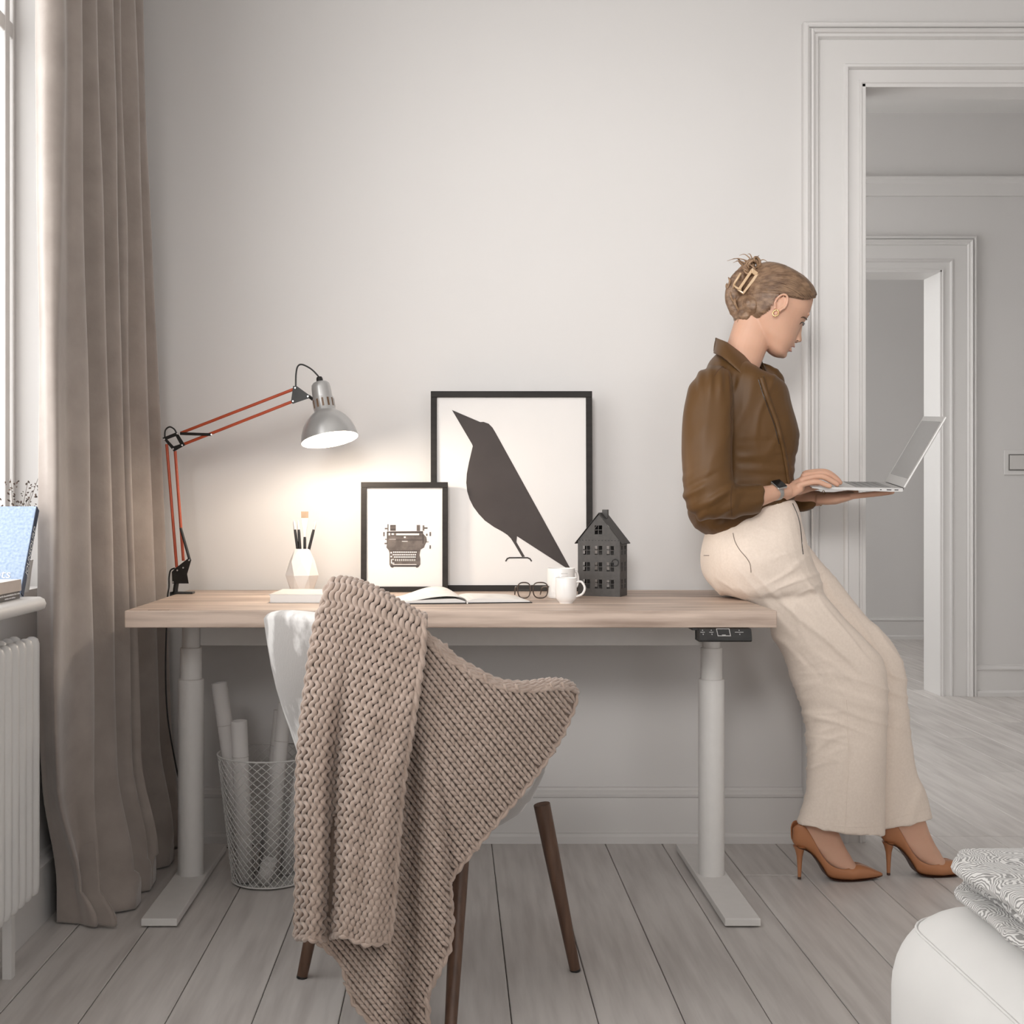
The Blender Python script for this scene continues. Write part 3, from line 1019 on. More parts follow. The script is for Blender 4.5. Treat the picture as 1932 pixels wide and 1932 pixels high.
# one leaf that lifts off the left side
rows = []
for j in range(9):
    y = .004 + .202 * j / 8
    row = []
    for k in range(17):
        t = k / 16
        lift = .010 + .020 * math.sin(math.pi * min(1.0, t * 1.02) ** .75) * (.45 + .75 * j / 8)
        row.append(Vector((-.002 - .166 * t, y, lift * (1 - .75 * t * t) + .003)))
    rows.append(row)
lf = MB().loft(rows, cap=False, closed=False).build('lifted_leaf', M['pages'], nb, local=True, smooth=60)
sm = lf.modifiers.new('thickness', 'SOLIDIFY')
sm.thickness = 0.0006
MB().tube(bez([Vector((0, .206, .012)), Vector((-.001, .1, .0105)), Vector((.0, .003, .0095)), Vector((.001, -.003, .004)), Vector((.0015, -.008, .001))], 6), .0016, 6, flat=.4).build('ribbon', mat('white_ribbon', (.75, .73, .71), .6, col2=(.77, .75, .73)), nb, local=True)

# spectacles
GP = P(1006, 1133, 3.60)
gl = thing('eyeglasses', 'dark framed eyeglasses standing upright between notebook and white mug', 'eyeglasses', (GP.x, GP.y, ZT), rotz=math.radians(4))
M['tortoise'] = mat('dark_acetate', (0.035, 0.024, 0.02), 0.25, col2=(0.08, 0.05, 0.035), nscale=120)
M['lens'] = glassmat('spectacle_lens', (0.93, 0.90, 0.87), 0.12)
for cx_, wx in ((-.0255, .0175), (.020, .0205)):
    loop = []
    for k in range(28):
        a = 2 * math.pi * k / 28
        ca, sa = math.cos(a), math.sin(a)
        r_ = 1.0 / ((abs(ca) ** 2.8 + abs(sa) ** 2.8) ** (1 / 2.8))
        loop.append(Vector((cx_ + wx * ca * r_ * (1 + .08 * sa), .0, .0235 + .0215 * sa * r_)))
    MB().tube(loop, .0017, 8, loop=True).build('rim', M['tortoise'], gl, local=True, smooth=60)
    MB().add(loop, [tuple(range(28))]).build('lens', M['lens'], gl, local=True)
MB().tube(bez([Vector((-.0085, 0, .034)), Vector((-.003, -.001, .037)), Vector((.001, 0, .034))], 6), .0016, 8).build('bridge', M['tortoise'], gl, local=True, smooth=60)
for sg, x0 in ((-1, -.0435), (1, .0415)):
    MB().tube(bez([Vector((x0, 0, .033)), Vector((x0 + sg * .002, .004, .033)), Vector((x0 + sg * .001, .03, .031)), Vector((x0 - sg * .004, .085, .026)), Vector((x0 - sg * .006, .115, .004))], 8), .0018, 8).build('temple', M['tortoise'], gl, local=True, smooth=60)


def mug(name, label, c, prof, handle, group=None):
    root = thing(name, label, 'mug', c)
    MB().lathe(prof, 40, cap=False).build('body', M['ceramic'], root, local=True, smooth=50)
    if handle:
        ang, r0, z0, z1, out = handle
        pts = bez([Vector((r0 - .002, 0, z1)), Vector((r0 + out * .6, 0, z1 + .001)), Vector((r0 + out, 0, lerp(z0, z1, .62))), Vector((r0 + out * .72, 0, lerp(z0, z1, .2))), Vector((r0 - .001, 0, z0))], 7)
        R_ = Matrix.Rotation(ang, 4, 'Z')
        MB().tube([R_ @ p for p in pts], .0042, 10, flat=.75, up=(0, 1, 0)).build('handle', M['ceramic'], root, local=True, smooth=60)
    return root


mc = P(1068, 0, 3.44)
mug('mug', 'small white coffee mug with handle at front of the desk', (mc.x, 3.44, ZT),
    [(.001, .001), (.0165, .001), (.0175, .0), (.0185, .003), (.0215, .006), (.0268, .013), (.0282, .022), (.0284, .066), (.0276, .0675), (.0262, .066), (.0258, .02), (.022, .012), (.001, .010)],
    (math.radians(-14), .0275, .018, .056, .022))
tc_ = P(1058.5, 0, 3.62)
tall = mug('cup', 'larger white cup with faint grey print behind the small mug', (tc_.x, 3.62, ZT),
           [(.001, .001), (.034, .0), (.0375, .003), (.0382, .01), (.0382, .082), (.0374, .0835), (.036, .082), (.0355, .008), (.001, .006)],
           (math.radians(12), .0375, .025, .072, .012))
mb = MB()
fpr = mat('faint_print', (0.60, 0.585, 0.57), 0.6, col2=(0.62, 0.605, 0.59))
for k, (a0, a1, z) in enumerate(((-.25, .25, .069), (-.45, .3, .0625), (-.5, .45, .057), (-.45, .2, .0515), (-.3, .1, .047))):
    row0, row1 = [], []
    for q in range(9):
        a = -math.pi / 2 + .15 + lerp(a0, a1, q / 8)
        row0.append(Vector((.0385 * math.cos(a), .0385 * math.sin(a), z)))
        row1.append(Vector((.0385 * math.cos(a), .0385 * math.sin(a), z + (.0025 if k == 0 else .001))))
    mb.loft([row0, row1], cap=False, closed=False)
mb.build('print', fpr, tall, local=True)['kind'] = 'stuff'

# ------------------------------------------------------------------ wire basket with paper rolls
BC = P(507, 0, 3.60)
BC.z = 0
bas = thing('wire_basket', 'white wire mesh waste basket under the desk full of paper rolls', 'basket', BC)
M['wire'] = mat('white_wire', (0.66, 0.65, 0.635), 0.4, col2=(0.68, 0.67, 0.655))
RT, RB, HB = .139, .100, .352
wire_mesh = {}
NW = 34
for sg in (1, -1):
    pts = []
    for k in range(23):
        t = k / 22
        r = lerp(RB, RT, t)
        a = sg * 1.0 * math.pi * .95 * t
        pts.append(Vector((r * math.cos(a), r * math.sin(a), .006 + (HB - .006) * t)))
    first = MB().tube(pts, .0011, 5).build('wire', M['wire'], bas, local=True, smooth=60)
    for k in range(1, NW):
        w = bpy.data.objects.new('wire', first.data)
        COL.objects.link(w)
        w.parent = bas
        w.rotation_euler = (0, 0, 2 * math.pi * k / NW)
for r, z, t in ((RT, HB, .0024), (RB, .006, .0024)):
    MB().tube([Vector((r * math.cos(2 * math.pi * k / 56), r * math.sin(2 * math.pi * k / 56), z)) for k in range(56)], t, 8, loop=True).build('rim', M['wire'], bas, local=True, smooth=60)
MB().lathe([(.0, .004), (RB, .004), (RB, .006), (0.001, .006)], 48).build('base', M['wire'], bas, local=True)

M['roll'] = mat('drawing_paper', (0.70, 0.675, 0.66), 0.75, col2=(0.73, 0.705, 0.69), nscale=10)


def roll(label, bot, topp, r):
    bot, topp = Vector(bot), Vector(topp)
    d = topp - bot
    L_ = d.length
    q = d.to_track_quat('Z', 'Y').to_matrix().to_4x4()
    q.translation = bot
    root = thing('paper_roll', label, 'paper roll', bot, group='rolled drawings in the wire basket')
    root.rotation_euler = q.to_euler()
    prof = []
    for k in range(53):
        a = 2 * math.pi * 2.15 * k / 52 + 4.0
        rr = r * (1 - .10 * k / 52)
        prof.append((rr * math.cos(a), rr * math.sin(a)))
    ring = lambda z: [Vector((x_, y_, z)) for x_, y_ in prof]
    s = MB().loft([ring(0), ring(L_)], cap=False, closed=False).build('sheet', M['roll'], root, local=True, smooth=80)
    md = s.modifiers.new('thickness', 'SOLIDIFY')
    md.thickness = .0007
    bandm = M['grey_cloth']
    for t in (.3, .78):
        MB().tube([Vector((r * 1.01 * math.cos(2 * math.pi * k / 24), r * 1.01 * math.sin(2 * math.pi * k / 24), L_ * t)) for k in range(24)], .0009, 5, loop=True).build('rubber_band', bandm, root, local=True, smooth=60)


k_ = 3.6 / F
B3 = lambda px, py, dy: (BC.x + (px - 507) * (3.6 + dy) / F, 3.6 + dy, HC - (py - CY) * (3.6 + dy) / F)
fz = lambda p, z: (p[0], p[1], z)
roll('tall paper roll leaning left, leftmost in the wire basket', fz(B3(466, 1600, .012), .012), B3(412, 1288, .012), .0225)
roll('upright paper roll in front of the leaning leftmost one', fz(B3(468, 1600, -.045), .012), B3(457, 1360, -.06), .0225)
roll('thin paper roll leaning right in middle of the wire basket', fz(B3(492, 1601, .055), .012), B3(520, 1340, .075), .016)
roll('tallest paper roll on the right side of the wire basket', fz(B3(508, 1625, -.015), .012), B3(536, 1326, .02), .020)
roll('thin paper roll leaning to the far right behind the tallest', fz(B3(535, 1650, .03), .012), B3(572, 1400, .04), .018)
roll('short stub of rolled paper at bottom front of the basket', fz(B3(503, 1668, -.068), .014), B3(516, 1622, -.075), .0195)

# ------------------------------------------------------------------ window sill things
ZS = 0.8335
M['blue'] = mat('pale_blue_cloth', (0.30, 0.39, 0.55), 0.8, col2=(0.48, 0.58, 0.74), nscale=160, lo=.3, hi=.7)
M['navy'] = mat('navy_cloth', (0.045, 0.06, 0.10), 0.7, col2=(0.06, 0.08, 0.13), nscale=80)
lean = math.radians(30)
bb = thing('book', 'pale blue cloth book with navy spine leaning upright on the window sill', 'book', (-0.951, 2.862, ZS + .0005), rot=(-lean, 0, 0))
wB, hB, tB = .128, .2305, .020
zo = tB * math.sin(lean) * 0
MB().box(-wB, -.0006, 0, .002, .0, hB).build('front_cover', M['blue'], bb, local=True, bevel=.0005)
MB().box(-wB, -.0006, tB - .002, tB, .0115, hB).build('back_cover', M['blue'], bb, local=True, bevel=.0005)
MB().box(-wB + .004, -.003, .002, tB - .002, .012, hB - .004).build('page_block', M['pages'], bb, local=True)
MB().box(-.0022, .0006, .0, tB, .0115, hB).build('spine', M['navy'], bb, local=True, bevel=.0004)


def text(body, size, mat_, parent, m4, name='lettering', depth=.0003):
    cu = bpy.data.curves.new(name, 'FONT')
    cu.body = body
    cu.size = size
    cu.extrude = depth
    cu.resolution_u = 3
    to = bpy.data.objects.new(name + '_curve', cu)
    COL.objects.link(to)
    dg = bpy.context.evaluated_depsgraph_get()
    me = bpy.data.meshes.new_from_object(to.evaluated_get(dg))
    bpy.data.objects.remove(to)
    bpy.data.curves.remove(cu)
    me.transform(m4)
    me.name = name
    me.materials.clear()
    me.materials.append(mat_)
    o = bpy.data.objects.new(name, me)
    COL.objects.link(o)
    o.parent = parent
    o['kind'] = 'stuff'
    return o


M['print_white'] = mat('white_print', (0.78, 0.79, 0.8), 0.6, col2=(0.8, 0.81, 0.82))
sp = [q for q in bpy.data.objects if q.parent == bb and q.name.startswith('spine')][0]
fc = [q for q in bpy.data.objects if q.parent == bb and q.name.startswith('front_cover')][0]
# spine lettering runs upwards
text('JOUNSOURD', .0185, M['print_white'], sp, Matrix.Translation((.0009, .0165, .062)) @ Matrix(((0, 0, 1, 0), (0, -1, 0, 0), (1, 0, 0, 0), (0, 0, 0, 1))) @ Matrix.Rotation(0, 4, 'Z') @ Matrix.Diagonal((1.12, 1, 1, 1)))
text('ots', .031, M['print_white'], fc, Matrix.Translation((-.068, -.0005, .047)) @ Matrix.Rotation(math.pi / 2, 4, 'X'))

for (nm, lab, z0, z1, x1, m_) in (('book', 'black paperback with small white print lying on the window sill', ZS, ZS + .0165, -.9445, M['brush_black']),
                                  ('book', 'cream book lying on top of the black paperback on sill', ZS + .0168, ZS + .0415, -.9415, mat('cream_cover', (.55, .47, .42), .7, col2=(.6, .52, .47), nscale=20))):
    r_ = thing(nm, lab, 'book', (x1 - .06, 2.74, z0))
    MB().box(x1 - .125, x1, 2.63, 2.842, z0, z0 + .0018).build('back_cover', m_, r_, bevel=.0004)
    MB().box(x1 - .125, x1, 2.63, 2.842, z1 - .0018, z1).build('front_cover', m_ if z0 == ZS else M['pages'], r_, bevel=.0004)
    MB().box(x1 - .123, x1 - .003, 2.633, 2.839, z0 + .0018, z1 - .0018).build('page_block', M['pages'], r_)
    s2 = MB().box(x1 - .002, x1 + .0004, 2.63, 2.842, z0, z1).build('spine', m_, r_, bevel=.0004)
    if z0 == ZS:
        for (q, zz, sz) in (('STORIES AND NOTES', .0095, .0058), ('COLLECTED', .0028, .0045)):
            pass
        mb = MB()
        random.seed(3)
        for (ya, yb, zz, hh) in ((2.715, 2.837, .0095, .0035), (2.745, 2.812, .0032, .0024)):
            y = ya
            while y < yb:
                w_ = random.uniform(.002, .0042)
                mb.box(x1 + .0004, x1 + .0007, y, y + w_, z0 + zz, z0 + zz + hh * random.choice((1, 1, .7)))
                y += w_ + random.choice((.001, .001, .003))
        mb.build('spine_print', M['print_white'], s2)['kind'] = 'stuff'

# dried sprig in a small pot behind the blue book
SPX, SPY = -1.022, 3.045
pot = thing('sprig_pot', 'small white pot of dried dark sprigs behind the blue book', 'plant', (SPX, SPY, ZS))
MB().lathe([(.001, .001), (.030, 0), (.036, .05), (.04, .075), (.0375, .075), (.033, .05), (.001, .045)], 28, cap=False).build('pot', M['ceramic'], pot, local=True, smooth=50)
M['stem'] = mat('dry_stem', (.10, .07, .05), .8, col2=(.14, .10, .07), nscale=30)
M['bud'] = mat('dry_bud', (.05, .035, .028), .8, col2=(.12, .08, .06), nscale=60)
random.seed(11)
for k in range(9):
    a = random.uniform(-2.2, 2.2)
    tip = Vector((random.uniform(-.045, .06), random.uniform(-.06, .05), random.uniform(.16, .285)))
    pts = bez([Vector((0, 0, .05)), Vector((tip.x * .25, tip.y * .25, tip.z * .55)), tip], 6)
    st = MB().tube(pts, [.0012 * (1 - .6 * i / (len(pts) - 1)) for i in range(len(pts))], 5).build('stem', M['stem'], pot, local=True)
    mb = MB()
    for j in range(34):
        t = random.uniform(.45, 1)
        i0 = min(int(t * (len(pts) - 1)), len(pts) - 2)
        c = pts[i0] + Vector((random.gauss(0, .012), random.gauss(0, .012), random.gauss(0, .010)))
        r = random.uniform(.0012, .0026)
        d = Vector((random.gauss(0, 1), random.gauss(0, 1), random.gauss(0, 1))).normalized()
        mb.tube([c - d * r * 1.6, c, c + d * r * 1.6], [r * .3, r, r * .3], 5)
    o = mb.build('buds', M['bud'], st, local=True)
    o['kind'] = 'stuff'

# ------------------------------------------------------------------ bench at the right with a folded throw
M['linen'] = mat('white_upholstery', (0.73, 0.72, 0.705), 0.85, col2=(0.76, 0.75, 0.735), nscale=6, bump=.15, bscale=350, bdist=.0008, sheen=.2)
bench = thing('upholstered_bench', 'white upholstered bench with rounded edges at lower right', 'bench', (1.15, 1.3, 0))
BX0, BX1, BY0, BY1, BZ = .662, 1.62, .55, 2.075, .432
me_b = MB().box(BX0, BX1, BY0, BY1, .03, BZ).build('cushion', M['linen'], bench, smooth=179, bevel=.125, seg=10)
for m_ in me_b.modifiers:
    m_.angle_limit = math.radians(30)
rb = .125
k45 = rb * (1 - math.sqrt(.5))
pts = [(BX0 + k45 - .001, BY0 + .1, BZ - k45 + .001), (BX0 + k45 - .001, BY1 - rb, BZ - k45 + .001)]
for k in range(1, 8):
    a = math.pi / 2 * k / 8
    r_ = rb - k45
    pts.append((BX0 + rb - (rb - k45 + .001) * math.cos(a), BY1 - rb + (rb - k45 + .001) * math.sin(a), BZ - k45 + .001))
pts.append((BX1 - .1, BY1 - k45 + .001, BZ - k45 + .001))
MB().tube(pts, .0022, 8).build('piping', M['linen'], bench, smooth=60)
for x_ in (BX0 + .12, BX1 - .12):
    for y_ in (BY0 + .12, BY1 - .12):
        MB().lathe([(.02, 0), (.02, .032)], 14, Matrix.Translation((x_, y_, 0))).build('foot', M['black'], bench, smooth=40)


def swirl(name):
    m = mat(name, (0.70, 0.685, 0.67), .85, sheen=.2, bump=.4, bscale=220, bdist=.0015)
    N, L = m.node_tree.nodes, m.node_tree.links
    tc = N.new('ShaderNodeTexCoord')
    vo = N.new('ShaderNodeTexVoronoi')
    vo.inputs['Scale'].default_value = 9
    nz = N.new('ShaderNodeTexNoise')
    nz.inputs['Scale'].default_value = 30
    L.new(tc.outputs['Object'], vo.inputs['Vector'])
    L.new(tc.outputs['Object'], nz.inputs['Vector'])
    ad = N.new('ShaderNodeMath')
    ad.operation = 'MULTIPLY_ADD'
    ad.inputs[1].default_value = 0.30
    L.new(nz.outputs['Fac'], ad.inputs[0])
    L.new(vo.outputs['Distance'], ad.inputs[2])
    mu = N.new('ShaderNodeMath')
    mu.operation = 'MULTIPLY'
    mu.inputs[1].default_value = 150
    L.new(ad.outputs[0], mu.inputs[0])
    sn = N.new('ShaderNodeMath')
    sn.operation = 'SINE'
    L.new(mu.outputs[0], sn.inputs[0])
    rp = N.new('ShaderNodeValToRGB')
    rp.color_ramp.elements[0].position = .3
    rp.color_ramp.elements[1].position = .65
    rp.color_ramp.elements[0].color = (0.27, 0.262, 0.255, 1)
    rp.color_ramp.elements[1].color = (0.72, 0.705, 0.69, 1)
    mr = N.new('ShaderNodeMapRange')
    mr.inputs['From Min'].default_value = -1
    L.new(sn.outputs[0], mr.inputs['Value'])
    L.new(mr.outputs[0], rp.inputs['Fac'])
    L.new(rp.outputs[0], N['Principled BSDF'].inputs['Base Color'])
    return m


M['throw'] = swirl('grey_swirl_weave')
thr = thing('folded_throw', 'folded grey and white swirl patterned throw on the bench', 'blanket', (1.1, 1.6, BZ))
zb_ = BZ + .001
for li, (x0, th, yend) in enumerate(((.778, .014, 2.00), (.750, .015, 2.005), (.764, .015, 2.01), (.748, .024, 2.015))):
    rings = []
    ny = 44
    for j in range(ny + 1):
        t = j / ny
        y = lerp(1.02, yend, t)
        endr = sstep(1.0, .93, t)
        wob = .017 * noise.noise(Vector((y * 6, li * 3.1, 0))) + .006 * noise.noise(Vector((y * 17, li * 7.7, 2)))
        xa = x0 + wob + (1 - endr) * .03
        ring = []
        nx = 30
        for side in (0, 1):
            for k in range(nx + 1):
                u = k / nx
                u = u if side == 0 else 1 - u
                x = xa + (1.5 - xa) * u ** 1.6
                sx = (x - xa)
                h = th * .5 * math.sqrt(max(0.0, 1 - max(0.0, 1 - sx / (th * .55)) ** 2))
                ripple = .0035 * noise.noise(Vector((x * 9, y * 9, li * 5.0))) + .0018 * noise.noise(Vector((x * 28, y * 28, li)))
                zc = zb_ + th * .5
                top_r = ripple + (.006 * (noise.noise(Vector((x * 6, y * 5, 9))) + .4) if li == 3 else 0)
                if side == 0:
                    ring.append(Vector((x, y, zc - h)))
                else:
                    ring.append(Vector((x, y, zc + h * (1 - .25 * (1 - endr)) + top_r * min(1, sx / .03))))
        rings.append(ring)
    MB().loft(rings).build('fold', M['throw'], thr, smooth=60)
    zb_ += th + .0028

# ------------------------------------------------------------------ curtain
M['curtain'] = mat('taupe_velvet', (0.305, 0.258, 0.230), 0.85, col2=(0.37, 0.318, 0.285), nscale=14, lo=.3, hi=.7, detail=8, bump=.35, bscale=60, bdist=.002, sheen=.5)
#        px top, X top, px bottom, X bottom     ridges that stand towards the room
RID = [(118, -.925, 108, -.900), (148, -.905, 178, -.875), (173, -.905, 226, -.868), (203, -.905, 252, -.862), (221, -.90, 266, -.852), (246, -.905, 306, -.845), (262, -.915, 328, -.85)]
ctrl = []


def yx(px, X):
    return X * F / (px - CX)


first = (Vector((-.995, 3.10)), Vector((-.950, 2.985)))
ctrl.append(first)
ctrl.append((Vector((-.955, 3.055)), Vector((-.925, 2.975))))
for i, (pt, xt, pb, xb) in enumerate(RID):
    a = Vector((xt, yx(pt, xt)))
    b = Vector((xb, yx(pb, xb)))
    ctrl.append((a, b))
    if i + 1 < len(RID):
        nt, nxt, nb_, nxb = RID[i + 1]
        a2 = Vector((nxt, yx(nt, nxt)))
        b2 = Vector((nxb, yx(nb_, nxb)))
        if i == 0:                       # the broad flat panel next to the leading edge
            ctrl.append(((a + a2) / 2 + Vector((-.015, .0)), (b + b2) / 2 + Vector((-.012, .0))))
        else:
            ctrl.append((Vector((-1.01, lerp(a.y, a2.y, .38))), Vector((-.995, lerp(b.y, b2.y, .36)))))
ctrl.append((Vector((-.99, 3.90)), Vector((-.93, 3.965))))
NS = (len(ctrl) - 1) * 9 + 1


def plan(t):
    """the folded line at height fraction t (0 top, 1 floor)"""
    w = sstep(-.05, 1.05, t) * .75 + .25 * t
    return bez([Vector((*a.lerp(b, w), 0)) for a, b in ctrl], 9)


rows = []
ZTOP = 3.02
NZ = 70
for j in range(NZ + 1):
    t = j / NZ
    z = .085 + (ZTOP - .085) * (1 - t ** .92)
    line = plan((ZTOP - z) / ZTOP)
    row = []
    for k, p in enumerate(line):
        u = k / (len(line) - 1)
        sway = .006 * noise.noise(Vector((u * 9, z * 1.1, 0))) + .004 * noise.noise(Vector((u * 22, z * 2.5, 4)))
        x, y = p.x + sway, p.y + sway * .6
        # the surplus length breaks and spreads on the boards
        low = sstep(.36, .08, z)
        x += low * (.040 + .055 * noise.noise(Vector((u * 5.5, 1.3, 0)))) * (0.35 + .65 * sstep(0, .2, u))
        # the leading panel swings back before it meets the boards
        sw = sstep(.66, .06, z) * (1 - sstep(.13, .30, u))
        y += sw * .24
        x -= sw * .055
        row.append(Vector((max(x, -1.022), min(y, 3.975), z)))
    rows.append(row)
# the last hand's breadth rolls outwards and lies on the floor
NQ = 9
for q in range(1, NQ + 1):
    s_ = q / NQ
    row = []
    for k, p in enumerate(rows[NZ]):
        u = k / (len(rows[NZ]) - 1)
        amp = (.030 + .085 * max(0.0, noise.noise(Vector((u * 6.5, 8.0, 0))) + .15)) * sstep(.0, .16, u)
        out = amp * math.sin(s_ * math.pi * .62)
        zz = .085 * (1 - s_) ** 1.25 + .004 + .016 * s_ ** 3 * max(0.0, noise.noise(Vector((u * 8, 3.0, 1.0))))
        row.append(Vector((min(p.x + out, -.812), p.y - out * .35, zz)))
    rows.append(row)
cur = MB().loft(rows, cap=False, closed=False).build('curtain', M['curtain'], smooth=75, origin=(-.93, 3.4, 0))
sm = cur.modifiers.new('thickness', 'SOLIDIFY')
sm.thickness = .004
tag(cur, 'long taupe velvet curtain gathered in the corner and pooling on floor', 'curtain')

# ------------------------------------------------------------------ chair
CC = Vector((-.063, 2.88, 0))
M['hide'] = mat('white_brown_hide', (0.36, 0.335, 0.32), .85, col2=(0.74, 0.715, 0.695), nscale=8, stretch=(1, 1, .8), detail=7, lo=.45, hi=.53, bump=.3, bscale=120, bdist=.003, bstretch=(3, 3, .6), sheen=.4)
M['walnut'] = mat('walnut', (0.085, 0.043, 0.026), .45, col2=(0.14, 0.075, 0.047), nscale=6, stretch=(12, 12, .8), detail=6, bump=.1, bscale=30)
chair = thing('tub_chair', 'white and grey hide tub chair on walnut legs facing the desk', 'chair', CC)
BACK = math.radians(225)
RP = [(.335, .0), (.34, .14), (.36, .205), (.42, .250), (.525, .288), (.65, .328), (.79, .352), (.9, .36)]
HP = [(0, .822), (25, .810), (45, .772), (63, .690), (75, .660), (90, .636), (115, .612), (140, .602)]


def RZ(z):
    return crom(RP[1:], z)


rings = []
for (z, r) in ((.336, .02), (.337, .10), (.342, .15), (.352, .188), (.372, .218), (.42, .250), (.46, .268), (.472, .262), (.478, .245), (.48, .02)):
    rings.append([CC + Vector((r * math.cos(2 * math.pi * k / 56), r * math.sin(2 * math.pi * k / 56), z)) for k in range(56)])
MB().loft(rings).build('seat', M['hide'], chair, smooth=60)
rings = []
NT = 72
for j in range(NT + 1):
    th = lerp(-140, 140, j / NT)
    h = crom([(-140, .575), (-115, .595), (-90, .635), (-65, .715), (-45, .787), (-25, .812)] + HP, th)
    a = BACK + math.radians(th)
    end = sstep(140, 128, abs(th))
    ring = []
    tk = .042
    prof = []
    for k in range(9):
        z = lerp(.40, h - .02, k / 8)
        prof.append((RZ(z), z))
    rt = RZ(h)
    for k in range(1, 8):
        q = math.pi * k / 8
        prof.append((rt - tk / 2 + tk / 2 * math.cos(q), h - .02 + .02 * math.sin(q)))
    for k in range(9):
        z = lerp(h - .02, .40, k / 8)
        prof.append((RZ(z) - tk, z))
    mid = .5
    for r, z in prof:
        rm = RZ(min(z, h)) - tk / 2
        r2 = rm + (r - rm) * (.25 + .75 * end)
        z2 = .40 + (z - .40) * (.86 + .14 * end)
        ring.append(CC + Vector((r2 * math.cos(a), r2 * math.sin(a), z2)))
    rings.append(ring)
MB().loft(rings).build('backrest', M['hide'], chair, smooth=60)
for (a, b) in (((.196, 2.885, .375), (.271, 2.90, .004)), ((-.255, 2.872, .375), (-.331, 2.858, .004)), ((.018, 2.685, .36), (-.006, 2.535, .004)), ((-.055, 3.075, .36), (-.06, 3.225, .004))):
    a, b = Vector(a), Vector(b)
    lg = MB().tube([a, lerp(a, b, .3), b], [.0185, .0172, .0118], 12).build('leg', M['walnut'], chair, smooth=50)
    d = (b - a).normalized()
    MB().tube([b - d * .001, b + d * .004], .0122, 12).build('foot_cap', M['black'], lg, smooth=50)

# ------------------------------------------------------------------ knitted throw over the chair
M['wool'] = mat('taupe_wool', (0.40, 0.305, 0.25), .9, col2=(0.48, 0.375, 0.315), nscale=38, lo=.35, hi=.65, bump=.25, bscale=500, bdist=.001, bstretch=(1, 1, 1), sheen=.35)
M['wool_shade'] = mat('taupe_wool_shaded', (0.20, 0.145, 0.115), .95, col2=(0.23, 0.17, 0.135), nscale=60)  # darker wool: shade between the stitches put into the backing colour
knit = thing('knitted_throw', 'chunky taupe knitted throw draped over the tub chair', 'blanket', (CC.x - .1, 2.5, 0.02))


def cyl(px, R):
    """distance of the upright cylinder round the chair, near side"""
    k = (px - CX) / F
    a = k * k + 1
    b = -2 * (k * CC.x + CC.y)
    c = CC.x ** 2 + CC.y ** 2 - R * R
    d = max(b * b - 4 * a * c, 0.0)
    return (-b - math.sqrt(d)) / (2 * a)


def tab(points):
    return [(y, x) for x, y in points]


LB = tab([(612, 1132), (600, 1162), (590, 1210), (580, 1280), (570, 1360), (563, 1450), (561, 1550), (561, 1650), (558, 1770)])
RBd = tab([(800, 1206), (797, 1240), (790, 1290), (776, 1380), (763, 1460), (753, 1560), (746, 1660), (739, 1740), (734, 1774)])


def front(u, v):
    """pixel of the front panel, u across, v down"""
    l0, l1 = 1132, 1768
    r0, r1 = 1206, 1774
    yl, yr = lerp(l0, l1, v), lerp(r0, r1, v)
    xl, xr = crom(LB, yl), crom(RBd, yr)
    px = lerp(xl, xr, u)
    top = crom([(0, 1132), (.2, 1137), (.45, 1153), (.75, 1182), (1, 1206)], u)
    bot = crom([(0, 1768), (.25, 1772), (.5, 1764), (.75, 1780), (1, 1774)], u)
    return px, lerp(top, bot, v)


def front_depth(u, v, px):
    w = sstep(.06, .5, v)
    rip = -.044 * math.exp(-((u - .335 - .02 * v) / .075) ** 2) + .016 * math.exp(-((u - .14) / .12) ** 2) + .012 * math.sin((u - .45) * 5.5)
    rip += .005 * math.sin(u * 21 + v * 4)
    edge = -.012 * sstep(.93, 1, u) - .022 * sstep(.10, 0, u)
    return cyl(px, .352 + .058 + w * (rip + edge) + .01 * w)


def FP(u, v, lift=0.0):
    if v < 0:                               # over the top edge and down inside
        px, py = front(u, 0)
        p = P(px, py, front_depth(u, 0, px) - lift)
        s = -v
        d = (Vector((CC.x, CC.y, 0)) - Vector((p.x, p.y, 0))).normalized()
        ang = min(s / .10, 1.0) * math.pi * .75
        r = .034 + lift
        return p + d * (r * (1 - math.cos(ang))) + Vector((0, 0, r * math.sin(ang))) + Vector((0, 0, -max(0, s - .10) * .8))
    px, py = front(u, v)
    return P(px, py, front_depth(u, v, px) - lift)


def sheet(fn, nu, nv, v0=0.0, thick=.006):
    rows = [[fn(i / nu, lerp(v0, 1, j / nv)) for i in range(nu + 1)] for j in range(nv + 1)]
    return MB().loft(rows, cap=False, closed=False)


kp = 2.55 / F                                # metres per photo pixel at the throw
base = sheet(lambda u, v: FP(u, v, -.0055), 130, 80, -.22).build('front_panel', M['wool_shade'], knit, smooth=60)
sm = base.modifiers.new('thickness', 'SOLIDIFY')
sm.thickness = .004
st = MB()
NC = 17
NPER = 25
for c in range(NC):
    u0 = (c + .5) / NC
    pts, rr = [], []
    v = -.20
    step = 1.0 / (NPER * 10)
    while v <= 1.0:
        ph = v * NPER * 2 * math.pi
        s_w = math.sin(ph)
        wave = math.copysign(abs(s_w) ** .5, s_w)
        u = u0 + wave * .34 / NC
        lift = .0045 + .0030 * abs(s_w) ** .7
        pts.append(FP(min(max(u, 0), 1), v, lift))
        rr.append(kp * (4.5 + 1.1 * abs(s_w)))
        v += step
    st.tube(pts, rr, 7)
st.build('garter_stitches', M['wool'], knit, smooth=70)['kind'] = 'stuff'


